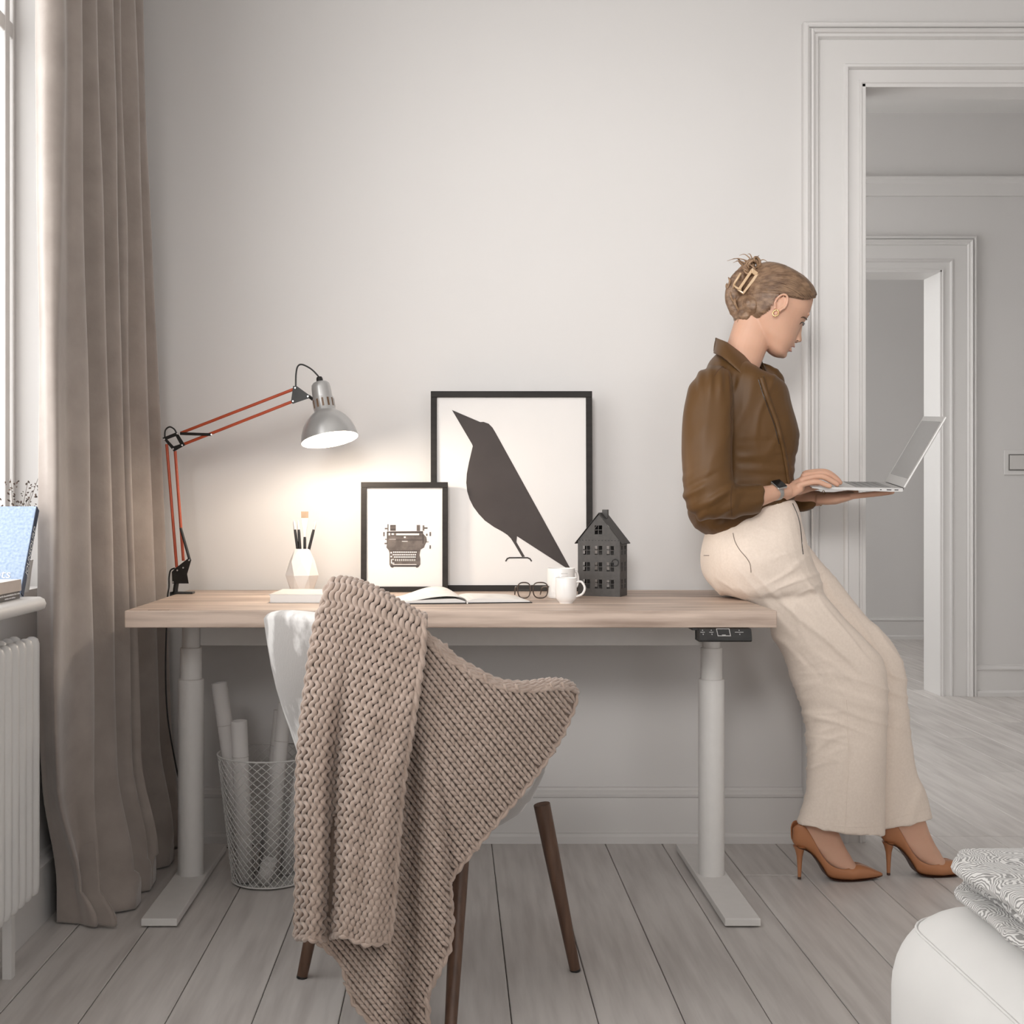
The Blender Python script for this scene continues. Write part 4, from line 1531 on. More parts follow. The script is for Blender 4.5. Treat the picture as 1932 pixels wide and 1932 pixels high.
def cord(name, pts, r=6.0, twist=2.0, parent=knit):
    """a two ply edge cord along a line of points"""
    pts = [Vector(p) for p in pts]
    L_ = 0
    out = [[], []]
    for i, p in enumerate(pts):
        if i:
            L_ += (p - pts[i - 1]).length
        a = L_ / (kp * 26) * 2 * math.pi / twist
        for q in (0, 1):
            out[q].append(p + Vector((math.cos(a + q * math.pi), 0, math.sin(a + q * math.pi))) * kp * r * .45 + Vector((0, math.sin(a + q * math.pi) * kp * r * .45, 0)))
    mb = MB()
    for q in (0, 1):
        mb.tube(out[q], kp * r * .78, 7)
    o = mb.build(name, M['wool'], parent, smooth=70)
    o['kind'] = 'stuff'
    return o


N_ = 150
cord('edge_cord', [FP(1.0, lerp(-.12, 1, i / N_), .008) for i in range(N_ + 1)] + [FP(1 - i / 60, 1, .006) for i in range(1, 61)] + [FP(0, lerp(1, -.12, i / N_), .0) for i in range(1, N_ + 1)])

# under layer: over the right arm and hanging down as a tail
POLY = [(740, 1190), (800, 1206), (825, 1226), (850, 1247), (900, 1276), (950, 1299), (1005, 1303), (1050, 1297), (1080, 1299), (1089, 1308), (1082, 1338), (1060, 1388), (1020, 1450), (978, 1503), (930, 1560), (880, 1620),
        (848, 1662), (850, 1700), (853, 1745), (848, 1792), (826, 1838), (806, 1878), (808, 1910), (806, 1945), (790, 1962), (740, 1955), (700, 1930), (668, 1895), (654, 1850), (643, 1812), (610, 1785), (588, 1768), (590, 1700), (640, 1500), (680, 1300)]


def inside(x, y, poly=POLY):
    c = False
    for (x0, y0), (x1, y1) in zip(poly, poly[1:] + poly[:1]):
        if (y0 > y) != (y1 > y) and x < (x1 - x0) * (y - y0) / (y1 - y0) + x0:
            c = not c
    return c


def under_depth(px, py):
    w = sstep(1290, 1520, py)
    v = (py - 1300) / 400.0
    # a deep gap beside the front panel, a rounded ridge, a crease, then the flat part over the arm
    rip = -.055 * math.exp(-((px - 778 + 6 * v) / 20.0) ** 2) + .022 * math.exp(-((px - 822 - 6 * v) / 22.0) ** 2) - .016 * math.exp(-((px - lerp(812, 858, min(v, 1.0))) / 9.0) ** 2)
    rip *= w
    tail = sstep(1700, 1800, py)
    rip += tail * (.020 * math.sin((px - 690) / 26.0) + .01 * math.sin(px / 60.0 + py / 70.0))
    return cyl(px, .352 + .020 + rip + .012 * w)


def UP(px, py, lift=0.0):
    return P(px, py, under_depth(px, py) - lift)


G = 5.0
idx = {}
mb = MB()
for gy in range(int(1185 / G), int(1968 / G) + 1):
    for gx in range(int(585 / G), int(1092 / G) + 1):
        if inside(gx * G, gy * G):
            idx[(gx, gy)] = len(mb.v)
            mb.v.append(UP(gx * G, gy * G, -.004))
for (gx, gy) in list(idx):
    q = [(gx, gy), (gx + 1, gy), (gx + 1, gy + 1), (gx, gy + 1)]
    if all(p in idx for p in q):
        mb.f.append(tuple(idx[p] for p in q))
us = mb.build('under_panel', M['wool_shade'], knit, smooth=60)
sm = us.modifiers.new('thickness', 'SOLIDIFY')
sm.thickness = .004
st = MB()
ANG = math.radians(51)
CWp, SH = 17.5, 13.0
random.seed(5)


def flow(px, py):
    """direction of the stitch columns"""
    a = ANG + .20 * sstep(900, 1090, px) + .35 * sstep(1650, 1450, py) * sstep(870, 780, px) * 0 - .15 * sstep(1640, 1800, py)
    return a


ca, sa = math.cos(ANG), math.sin(ANG)
for ci in range(-45, 46):
    for ri in range(-75, 76):
        qx, qy = ci * CWp, ri * SH
        px = 800 + qy * ca + qx * sa
        py = 1560 + qy * sa - qx * ca
        if not inside(px, py):
            continue
        # hidden well below the front panel: leave these out
        if py < 1730:
            yv = min(max(py, 1210), 1770)
            if crom(LB, yv) + 14 < px < crom(RBd, yv) - 26:
                continue
        for sg in (-1, 1):
            pts, rr = [], []
            for t, r in ((0, 1.4), (.2, 2.9), (.5, 3.7), (.8, 3.2), (1, 1.3)):
                across = sg * (1.6 + .235 * CWp * t ** .8)
                along = -SH * 1.42 * t + SH * .6
                x = px + along * ca + across * sa
                y = py + along * sa - across * ca
                lift = .0015 + .0062 * math.sin(math.pi * min(1, t * .9 + .08))
                pts.append(UP(x, y, lift))
                rr.append(r * kp * 1.06)
            st.tube(pts, rr, 6)
st.build('rib_stitches', M['wool'], knit, smooth=70)['kind'] = 'stuff'
dense = []
edge = POLY[1:32]
for (x0, y0), (x1, y1) in zip(edge, edge[1:]):
    m = max(2, int(math.hypot(x1 - x0, y1 - y0) / 5))
    dense += [UP(lerp(x0, x1, q / m), lerp(y0, y1, q / m), .003) for q in range(m)]
cord('edge_cord', dense, 5.2)
# the part of the under layer that lies over the rim of the right arm
rim = [(800, 1206), (825, 1226), (850, 1247), (900, 1276), (950, 1299), (1005, 1303), (1050, 1297), (1080, 1299), (1089, 1308)]
rim = bez([Vector((x, y, 0)) for x, y in rim], 6)
rows = []
for j in range(8):
    row = []
    for p in rim:
        q = UP(p.x, p.y, .0)
        d = (Vector((CC.x, CC.y, 0)) - Vector((q.x, q.y, 0))).normalized()
        a = math.pi * .8 * j / 7
        row.append(q + d * (.032 * (1 - math.cos(a))) + Vector((0, 0, .022 * math.sin(a) - .03 * (j / 7) ** 2)))
    rows.append(row)
ov = MB().loft(rows, cap=False, closed=False).build('arm_overlap', M['wool'], knit, smooth=60)
for j in (1, 2, 3, 4):
    cord('rim_row', rows[j], 4.6, 1.6)
# little bunch of wool beside the top of the front panel
cord('bunched_fold', [P(x, y, 2.60) for x, y in ((803, 1212), (815, 1213), (828, 1216), (838, 1222), (845, 1232), (847, 1248))], 9.5, 1.2)
cord('bunched_fold', [P(x, y, 2.585) for x, y in ((800, 1222), (812, 1224), (824, 1228), (834, 1236), (840, 1250))], 8.5, 1.2)

# ------------------------------------------------------------------ woman leaning on the end of the desk
M['skin'] = mat('skin', (0.64, 0.375, 0.262), .5, col2=(0.68, 0.405, 0.287), nscale=18, sss=.25, bump=.05, bscale=300, bdist=.0008)
M['shirt'] = mat('brown_satin', (0.100, 0.048, 0.014), .5, col2=(0.115, 0.056, 0.017), nscale=5, sheen=.04, spec=.3, bump=.08, bscale=600, bdist=.0006)
M['linen_trouser'] = mat('cream_linen', (0.80, 0.685, 0.59), .85, col2=(0.84, 0.725, 0.63), nscale=160, bump=.25, bscale=420, bdist=.001, bstretch=(1, 1, .25), sheen=.15)
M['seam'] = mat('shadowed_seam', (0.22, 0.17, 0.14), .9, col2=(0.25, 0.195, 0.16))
M['tan'] = mat('tan_leather', (0.43, 0.175, 0.075), .38, col2=(0.47, 0.20, 0.09), nscale=20, coat=.15)
M['heel'] = mat('brown_heel_tip', (0.07, 0.03, 0.02), .5, col2=(0.08, 0.035, 0.022))
M['hair'] = mat('dark_blonde_hair', (0.145, 0.082, 0.048), .42, col2=(0.31, 0.195, 0.118), nscale=26, stretch=(1.2, 3, 4), detail=7, lo=.35, hi=.7, bump=.5, bscale=90, bdist=.002, bstretch=(1.2, 4, 5))
M['hair_light'] = mat('blonde_strand', (0.38, 0.24, 0.14), .4, col2=(0.26, 0.155, 0.09), nscale=30, stretch=(1, 1, 6))
M['gold'] = mat('gold', (0.75, 0.52, 0.25), .25, 1.0, col2=(0.8, 0.56, 0.28))
M['clip'] = mat('beige_clip', (0.62, 0.43, 0.26), .3, col2=(0.66, 0.47, 0.29), nscale=30, coat=.3)
M['lip'] = mat('lip', (0.42, 0.16, 0.12), .4, col2=(0.45, 0.18, 0.14))
M['brow'] = mat('brow_hair', (0.11, 0.06, 0.035), .7, col2=(0.13, 0.075, 0.045))
M['eye'] = mat('eye_white', (0.62, 0.55, 0.5), .3, col2=(0.64, 0.57, 0.52))
M['iris'] = mat('dark_iris', (0.02, 0.014, 0.012), .2, col2=(0.025, 0.018, 0.015))

WP = thing('person', 'woman in brown shirt and cream trousers leaning on desk end using laptop', 'person', (1.0, 3.6, 0))


def rings_of(sl, sub=5, n=30, e=2.3):
    """smooth loft through slices (xb, yb, xf, yf, half depth, Y): back and front pixel at distance Y"""
    m = len(sl)
    out = []
    tabs = [[(i, s[c]) for i, s in enumerate(sl)] for c in range(6)]
    for q in range((m - 1) * sub + 1):
        x = q / sub
        xb, yb, xf, yf, hd, Y = [crom(t, x) for t in tabs]
        A, B = P(xb, yb, Y), P(xf, yf, Y)
        c, a = (A + B) / 2, (B - A) / 2
        ring = []
        for k in range(n):
            th = 2 * math.pi * k / n
            co, si = math.cos(th), math.sin(th)
            r = (abs(co) ** e + abs(si) ** e) ** (-1 / e)
            ring.append(c + a * (co * r) + Vector((0, hd * si * r, 0)))
        out.append(ring)
    return out


def remesh(mb, voxel, smooth=3):
    me = bpy.data.meshes.new('tmp')
    me.from_pydata([tuple(p) for p in mb.v], [], mb.f)
    bm = bmesh.new()
    bm.from_mesh(me)
    bmesh.ops.recalc_face_normals(bm, faces=bm.faces)
    bm.to_mesh(me)
    bm.free()
    o = bpy.data.objects.new('tmp', me)
    COL.objects.link(o)
    md = o.modifiers.new('r', 'REMESH')
    md.mode = 'VOXEL'
    md.voxel_size = voxel
    if smooth:
        sm = o.modifiers.new('s', 'SMOOTH')
        sm.factor = .5
        sm.iterations = smooth
    dg = bpy.context.evaluated_depsgraph_get()
    res = bpy.data.meshes.new_from_object(o.evaluated_get(dg))
    bpy.data.objects.remove(o)
    bpy.data.meshes.remove(me)
    return res


def displace(me, fn):
    me.update()
    nrm = [v.normal.copy() for v in me.vertices]
    for v, nn in zip(me.vertices, nrm):
        v.co = v.co + nn * fn(v.co, nn)
    me.update()


def attach(me, name, m_, parent=WP, smooth=179):
    me.materials.clear()
    me.name = name
    return finish(me, name, m_, parent, smooth)


def bvh_of(me):
    return BVHTree.FromPolygons([v.co.copy() for v in me.vertices], [tuple(p.vertices) for p in me.polygons])


EYE = Vector((0, 0, HC))


def onto(bv, px, py, lift=.001, Yd=3.5):
    """nearest surface place seen at a pixel"""
    d = (P(px, py, 1.0) - EYE).normalized()
    h = bv.ray_cast(EYE, d)
    if h[0] is None:
        return P(px, py, Yd)
    return h[0] + h[1] * (lift if h[1].dot(d) < 0 else -lift)


def px_of(p):
    return (CX + p.x / p.y * F, CY - (p.z - HC) / p.y * F)


# ---- head frame: s forward, t up, in units of .2575 mm, tilted 28 degrees
WY = 3.6
HU = 1.463e-3 / 5.682
HO = P(1260 + 1150 / 5.682, 460 + 800 / 5.682, WY)
HF_ = Vector((.878, 0, -.479))
HUP = Vector((.479, 0, .878))


def H(s, t, w=0.0):
    return HO + HF_ * (s * HU) + HUP * (t * HU) + Vector((0, w, 0))


HT = [(-356, 215, 140, .014), (-342, 256, 95, .027), (-314, 283, 30, .038), (-262, 288, -70, .047), (-229, 297, -140, .053), (-199, 300, -185, .057), (-159, 305, -235, .060), (-110, 300, -290, .064), (-68, 296, -335, .067),
      (-5, 288, -375, .070), (40, 284, -400, .072), (98, 289, -425, .073), (170, 299, -440, .0745), (266, 281, -440, .075), (330, 267, -430, .073), (400, 232, -400, .068), (450, 172, -360, .058), (485, 95, -290, .043), (503, 20, -210, .026), (509, -60, -150, .010)]


def head_at(t):
    return [crom([(r[0], r[c]) for r in HT], t) for c in (1, 2, 3)]


def head_pt(t, th, inflate=0.0):
    sf, sb, w = head_at(t)
    c, a = (sf + sb) / 2, (sf - sb) / 2
    co, si = math.cos(th), math.sin(th)
    e = 2.25
    r = (abs(co) ** e + abs(si) ** e) ** (-1 / e)
    ff = 1.0 - .10 * max(0, co) ** 3 * (1 if t < 150 else .3)          # flatter cheeks towards the front
    return H(c + (a + inflate / HU) * co * r, t + inflate / HU * (1 if t > 380 else 0) * .6, (w + inflate) * si * r * ff)


def ellips(mb, c, rx, ry, rz, R=None, nu=14, nv=10):
    rings = []
    for j in range(1, nv):
        a = math.pi * j / nv
        rings.append([Vector((rx * math.sin(a) * math.cos(2 * math.pi * k / nu), ry * math.sin(a) * math.sin(2 * math.pi * k / nu), rz * math.cos(a))) for k in range(nu)])
    rings = [[(R @ p if R else p) + c for p in r] for r in rings]
    mb.loft(rings)


HR = Matrix(((HF_.x, 0, HUP.x), (0, 1, 0), (HF_.z, 0, HUP.z)))

body = MB()
body.loft([[head_pt(t, 2 * math.pi * k / 40) for k in range(40)] for t in [HT[0][0] + (HT[-1][0] - HT[0][0]) * i / 70 for i in range(71)]])
# nose
nose = []
for (s, t, hw, sb_) in ((292, 128, .004, 255), (297, 98, .005, 255), (304, 50, .0062, 262), (326, -5, .0078, 270), (352, -48, .0108, 275), (372, -76, .013, 280), (362, -96, .014, 280), (336, -110, .0128, 282), (312, -115, .008, 284)):
    nose.append([H(s, t, 0), H(lerp(sb_, s, .72), t, -hw * .75), H(lerp(sb_, s, .3), t + 2, -hw * 1.15), H(sb_, t, -hw * 1.25), H(sb_, t, hw * 1.25), H(lerp(sb_, s, .3), t + 2, hw * 1.15), H(lerp(sb_, s, .72), t, hw * .75)])
body.loft(nose)
# lips, chin, brow ridge, cheeks
ellips(body, H(298, -163, 0), .0062, .021, .0048, HR)
ellips(body, H(294, -224, 0), .0065, .019, .0052, HR)
ellips(body, H(268, -300, 0), .0085, .019, .010, HR)
ellips(body, H(276, 176, 0), .0045, .040, .006, HR)
for sg in (-1, 1):
    ellips(body, H(318, -95, sg * .0115), .0075, .0055, .0065, HR)
# ear on each side
for sg in (-1, 1):
    c = H(-66 if sg < 0 else 0, 74, sg * .0775)
    ellips(body, c + HUP * .001, .0125, .005, .026, HR)
    loop = []
    for k in range(15):
        a = lerp(-.9, math.pi + .9, k / 14)
        loop.append(c + HF_ * (-.0015 + .0155 * math.cos(a) * (1 if math.sin(a) > -.2 else .7)) + HUP * (.003 + .027 * math.sin(a)) + Vector((0, sg * (.0045 + .004 * (1 - abs(math.cos(a)) * .4)), 0)))
    body.tube(loop, [.0034] * 12 + [.003, .003, .003], 8)
    ellips(body, c + HUP * -.026 + HF_ * .001 + Vector((0, sg * .004, 0)), .0068, .0042, .0085, HR)
# neck and chest
body.loft(rings_of([(1392, 585, 1458, 628, .046, 3.60), (1385, 610, 1450, 650, .048, 3.60), (1378, 632, 1441, 672, .050, 3.60), (1372, 652, 1433, 692, .055, 3.60), (1364, 680, 1424, 712, .062, 3.60), (1352, 706, 1445, 730, .10, 3.60), (1345, 745, 1462, 758, .12, 3.60), (1345, 800, 1476, 805, .12, 3.60),
                   (1348, 880, 1470, 885, .108, 3.60), (1352, 950, 1472, 945, .105, 3.60), (1350, 1000, 1490, 985, .13, 3.60), (1348, 1050, 1500, 1030, .155, 3.60), (1362, 1095, 1510, 1075, .15, 3.60), (1400, 1115, 1500, 1100, .10, 3.60)], 4, 30))
# legs inside the trousers, feet inside the shoes
FOOT = [(1514, 1546, 1573, 1548, .026), (1501, 1572, 1584, 1578, .027), (1502, 1588, 1595, 1602, .0255), (1528, 1603, 1604, 1617, .0275), (1553, 1629, 1610, 1628, .030), (1580, 1646, 1616, 1635, .031), (1610, 1650, 1624, 1641, .026), (1634, 1652, 1640, 1647, .013)]
NEARY, FARY = 3.61, 3.65


def foot(dpx, Y):
    dy = CY + HC * F / Y - 1662.5
    return [(a + dpx, b + dy, c + dpx, d + dy, h, Y) for a, b, c, d, h in FOOT]


body.loft(rings_of([(1385, 1040, 1480, 1030, .05, 3.555), (1425, 1100, 1515, 1090, .05, 3.56), (1495, 1170, 1560, 1165, .048, 3.565), (1560, 1245, 1618, 1240, .044, 3.57), (1585, 1295, 1636, 1295, .040, 3.575), (1588, 1360, 1636, 1360, .036, 3.58), (1572, 1450, 1618, 1452, .033, 3.59), (1548, 1510, 1584, 1512, .027, 3.605)] + foot(0, NEARY), 4, 26))
body.loft(rings_of([(1400, 1040, 1490, 1030, .045, 3.645), (1465, 1105, 1535, 1095, .045, 3.655), (1535, 1170, 1598, 1165, .043, 3.665), (1600, 1245, 1655, 1240, .039, 3.67), (1622, 1295, 1668, 1295, .036, 3.672), (1636, 1360, 1674, 1360, .032, 3.672), (1664, 1450, 1700, 1452, .029, 3.667), (1688, 1505, 1722, 1505, .026, 3.658)] + foot(168, FARY), 4, 26))
# near arm down to the wrist
body.tube([P(1350, 740, 3.49), P(1336, 800, 3.445), P(1335, 880, 3.425), P(1338, 928, 3.418), P(1352, 945, 3.416), P(1390, 944, 3.422), P(1430, 938, 3.437), P(1455, 931, 3.455), P(1472, 927, 3.472), P(1486, 926, 3.485)],
          [.048, .044, .038, .036, .034, .031, .028, .0235, .0205, .0205], 18, flat=.95)


def finger(pts, r0, r1):
    pts = bez([Vector(p) for p in pts], 4)
    n = len(pts)
    body.tube(pts[:1] + pts[1:], [lerp(r0, r1, i / (n - 1)) * (1 if i < n - 1 else .55) for i in range(n)], 10)
    ellips(body, pts[-2], r1 * .98, r1 * .98, r1 * .98, None, 10, 8)


def palm(slices, n=18):
    """slices: (centre, half-width vector, half-thickness vector)"""
    rr = []
    for c, a, b in slices:
        rr.append([c + a * (abs(math.cos(q)) ** .8 * math.copysign(1, math.cos(q))) + b * math.sin(q) for q in [2 * math.pi * k / n for k in range(n)]])
    body.loft(rr)


# right hand, resting on the keys: little finger side nearest
mcp = {'little': P(1513, 914, 3.495), 'ring': P(1519, 904, 3.513), 'middle': P(1523, 896, 3.532), 'index': P(1525, 892, 3.553)}
wa, wb = P(1483, 938, 3.476), P(1484, 915, 3.520)
ha, hb = mcp['little'] + Vector((0, -.008, -.012)), mcp['index'] + Vector((0, .008, -.002))
sl = []
for t in (0, .25, .5, .75, 1.0):
    A, B = lerp(wa, ha, t), lerp(wb, hb, t)
    c, a = (A + B) / 2, (B - A) / 2 * (1.06 if 0 < t < 1 else .98)
    nrm = a.cross((ha + hb) / 2 - (wa + wb) / 2).normalized()
    sl.append((c + Vector((0, 0, -.004)), a, nrm * lerp(.017, .0125, t)))
palm(sl)
for nm, q, r in (('little', [(1540, 909, 3.488), (1557, 914.5, 3.487), (1567, 918, 3.487)], (.0086, .0068)),
                 ('ring', [(1549, 899, 3.508), (1571, 909, 3.508), (1581, 915, 3.508)], (.0092, .0072)),
                 ('middle', [(1556, 893, 3.530), (1577, 904, 3.530), (1586, 912, 3.530)], (.0095, .0075)),
                 ('index', [(1557, 890, 3.553), (1576, 901, 3.553), (1584, 910, 3.553)], (.0093, .0073))):
    finger([mcp[nm] + Vector((-.012, 0, -.006))] + [mcp[nm]] + [P(*p) for p in q], *r)
finger([P(1490, 927, 3.53), P(1508, 926, 3.556), P(1528, 921, 3.572), P(1545, 918, 3.578)], .013, .0085)

# left arm and hand, flat below the laptop
body.tube([P(1440, 740, 3.74), P(1425, 810, 3.77), P(1425, 885, 3.79), P(1440, 925, 3.785), P(1475, 940, 3.75), P(1505, 943, 3.71), P(1530, 941, 3.675), P(1546, 940, 3.655)], [.046, .042, .036, .034, .031, .028, .0235, .021], 18)
LH = []
for (px, py, Y, hw, th) in ((1542, 940, 3.655, .027, .0165), (1558, 940.5, 3.640, .034, .0175), (1578, 940, 3.628, .040, .0165), (1596, 937, 3.620, .041, .0135), (1610, 934.5, 3.617, .039, .010)):
    LH.append((P(px, py, Y), Vector((0.012, hw, 0.004)), Vector((0, 0, th))))
palm(LH)
for k, (y0, l) in enumerate(((3.585, 1676), (3.605, 1686), (3.626, 1688), (3.647, 1678))):
    finger([P(1602, 936.5, y0), P(1625, 934.5, y0 - .001), P(lerp(1625, l, .55), 931.5, y0 - .002), P(l, 927.8, y0 - .003)], .0092, .0066)
finger([P(1560, 938, 3.665), P(1578, 935, 3.69), P(1600, 931, 3.705), P(1618, 928.5, 3.708)], .0125, .0085)

bme = remesh(body, .0026, 2)
bo = attach(bme, 'body', M['skin'])
BV = BVHTree.FromPolygons([wm(bo) @ v.co for v in bme.vertices], [tuple(p.vertices) for p in bme.polygons])


def c1(x, y):
    return 1260 + x / 5.682, 460 + y / 5.682


# ---- face details that lie on the skin
def strip(name, m_, pts, rad, lift, parent=WP, n=6, flat=.5):
    pp = [onto(BV, *c1(x, y), lift, WY) for x, y in pts]
    pp = bez(pp, 4)
    k = len(pp)
    rr = [crom([(i, r) for i, r in enumerate(rad)], i / (k - 1) * (len(rad) - 1)) for i in range(k)]
    return MB().tube(pp, rr, n).build(name, m_, parent, smooth=80)


strip('eyebrow', M['brow'], [(1425, 792), (1450, 785), (1475, 797), (1490, 815)], [.0006, .0018, .0022, .0015], .0003)
strip('eyelash', M['iris'], [(1412, 862), (1435, 842), (1455, 848), (1468, 860)], [.0006, .0016, .0020, .0012], .0004)
strip('iris', M['iris'], [(1448, 856), (1456, 866), (1450, 876)], [.0010, .0020, .0010], .0002)
strip('lip', M['lip'], [(1320, 1100), (1340, 1100), (1356, 1103)], [.0006, .0018, .0022], .0003)
strip('lip', M['lip'], [(1296, 1142), (1310, 1146), (1322, 1152)], [.0006, .0020, .0024], .0003)
strip('nostril', M['iris'], [(1378, 1036), (1392, 1038), (1404, 1040)], [.0004, .0012, .0004], -.0004)
# hoop earring
ec = H(-72, -30, -.0875)
MB().tube([ec + HF_ * (.0072 * math.cos(a)) + HUP * (.0085 * math.sin(a)) + Vector((0, -.002 * math.cos(a), 0)) for a in [2 * math.pi * k / 24 for k in range(24)]], .0016, 8, loop=True).build('earring', M['gold'], WP, smooth=80)

# ---- hair
HL = [(-460, -330), (-344, -268), (-239, -190), (-146, -50), (-114, 48), (-60, 150), (-9, 194), (60, 222), (130, 243), (200, 292), (262, 365), (300, 420)]


def hair_over(s, t):
    return t > interp(HL, s)


mb = MB()
NTt, NTh = 120, 120
grid = {}
for i in range(NTt + 1):
    t = lerp(-300, 508, i / NTt)
    for k in range(NTh):
        th = 2 * math.pi * k / NTh
        wv = .0016 * noise.noise(Vector((math.cos(th) * 9, t * .012, math.sin(th) * 9)))
        p = head_pt(t, th, .0075 + wv)
        d = p - HO
        s_, t_h = d.dot(HF_) / HU, d.dot(HUP) / HU
        lim = interp(HL, s_)
        if ((s_ + 66) / 72.0) ** 2 + ((t_h - 74) / 118.0) ** 2 < 1 and p.y < WY:
            continue
        if t_h > lim - 8:
            # thin out to the skin at the hairline
            edge = sstep(-8, 60, t_h - lim)
            p = head_pt(t, th, .0012 + (.0063 + wv) * edge)
            grid[(i, k)] = len(mb.v)
            mb.v.append(p)
for (i, k) in list(grid):
    q = [(i, k), (i, (k + 1) % NTh), (i + 1, (k + 1) % NTh), (i + 1, k)]
    if all(z in grid for z in q):
        mb.f.append(tuple(grid[z] for z in q))
topc = len(mb.v)
mb.v.append(H(-105, 509 + .0075 / HU * .8))
for k in range(NTh):
    if (NTt, k) in grid and (NTt, (k + 1) % NTh) in grid:
        mb.f.append((grid[(NTt, k)], grid[(NTt, (k + 1) % NTh)], topc))
hair = mb.build('hair', M['hair'], WP, smooth=80)
# the twist at the back: a thick roll rising from the nape to the crown
CU = HU


def CP(x, y, w=0.0):
    """place from face-crop coordinates in the head's middle plane"""
    px, py = c1(x, y)
    return P(px, py, WY) + Vector((0, w, 0))


pts = bez([CP(800, 800), CP(735, 690), CP(712, 560), CP(745, 430), CP(820, 320), CP(890, 235)], 8)
rr = [crom([(0, 70), (.25, 95), (.5, 102), (.75, 92), (1, 62)], i / (len(pts) - 1)) * HU for i in range(len(pts))]
tw = MB().tube(pts, rr, 24, flat=.62)
ellips(tw, CP(880, 690), .047, .064, .036, HR, 24, 16)
ellips(tw, CP(815, 790), .028, .046, .024, HR, 24, 16)
tme = remesh(tw, .003, 2)
displace(tme, lambda c, n_: .0028 * noise.noise(Vector((c.x * 90, c.y * 60, c.z * 30))) + .0015 * noise.noise(Vector((c.x * 200, c.y * 160, c.z * 60))))
attach(tme, 'hair_twist', M['hair'], hair)
random.seed(21)
# combed strands from the hairline back to the twist, on both sides
for sg in (-1, 1):
    mb = MB()
    for q in range(58):
        u = q / 57
        hs = lerp(262, -120, u) + random.uniform(-8, 8)
        ht = interp(HL, hs) + 12 + random.uniform(0, 20)
        es, et = lerp(-330, -400, u) + random.uniform(-30, 10), lerp(300, -40, u) + random.uniform(-25, 25)
        pl, rl = [], []
        for k in range(15):
            v = k / 14
            s = lerp(hs, es, v)
            t = lerp(ht, et, v) + math.sin(math.pi * v) * lerp(95, -35, u)
            t = min(t, 490)
            sf, sb, w = head_at(t)
            c, a = (sf + sb) / 2, (sf - sb) / 2
            x = max(-.985, min(.985, (s - c) / (a + .006 / HU)))
            yy = (w + .0078) * (1 - abs(x) ** 2.25) ** (1 / 2.25)
            ff = 1 - .10 * max(0, x) ** 3 * (1 if t < 150 else .3)
            pl.append(H(s, t + .0045 / HU * sstep(380, 500, t), sg * (yy * ff + .0003)))
            rl.append(.0016 * (1 - .4 * abs(v - .5)) + .0003)
        if sg < 0 and any((((p - HO).dot(HF_) / HU + 66) / 78.0) ** 2 + (((p - HO).dot(HUP) / HU - 74) / 122.0) ** 2 < 1 for p in pl):
            continue
        mb.tube(pl, rl, 5)
    mb.build('combed_strands', M['hair'], hair, smooth=80)['kind'] = 'stuff'
mb = MB()
# loose loops on top of the twist and wisps at nape and crown
for q in range(16):
    c = CP(random.uniform(790, 960), random.uniform(180, 330), random.uniform(-.03, .03))
    r = random.uniform(.009, .019)
    a0 = random.uniform(0, 6)
    ax = Vector((random.gauss(0, 1), random.gauss(0, 1), random.gauss(0, .6))).normalized()
    b1 = ax.orthogonal().normalized()
    b2 = ax.cross(b1)
    pl = [c + (b1 * math.cos(a0 + k * .42) + b2 * math.sin(a0 + k * .42)) * r + ax * (k - 6) * .0006 for k in range(13)]
    mb.tube(pl, [.0018 + .0026 * math.sin(math.pi * k / 12) for k in range(13)], 6)
for q in range(12):
    c = CP(random.uniform(640, 800), random.uniform(330, 720), random.uniform(-.035, .02))
    pl = bez([c, c + Vector((random.uniform(-.006, .006), -.004, -.012)), c + Vector((random.uniform(-.004, .016), random.uniform(-.006, .004), -.032))], 5)
    mb.tube(pl, [.0012 + .002 * math.sin(math.pi * k / (len(pl) - 1)) for k in range(len(pl))], 6)
for (x0, y0, x1, y1) in ((830, 200, 690, 165), (850, 190, 640, 178), (870, 170, 760, 130), (900, 165, 860, 110), (930, 180, 990, 115), (800, 240, 720, 190), (960, 200, 1060, 215), (820, 215, 700, 200)):
    a, b = CP(x0, y0, random.uniform(-.02, .02)), CP(x1, y1, random.uniform(-.02, .02))
    m_ = (a + b) / 2 + Vector((0, 0, random.uniform(.002, .008)))
    pl = bez([a, m_, b], 6)
    mb.tube(pl, [.0018 * (1 - k / len(pl)) + .0003 for k in range(len(pl))], 5)
for q in range(10):
    a = CP(random.uniform(720, 820), random.uniform(760, 860), random.uniform(-.03, .03))
    b = a + Vector((random.uniform(-.01, .004), random.uniform(-.01, .01), random.uniform(-.03, -.012)))
    pl = bez([a, (a + b) / 2 + Vector((-.003, 0, 0)), b], 5)
    mb.tube(pl, [.0014 * (1 - k / len(pl)) + .0002 for k in range(len(pl))], 5)
mb.build('loose_strands', M['hair_light'], hair, smooth=80)['kind'] = 'stuff'
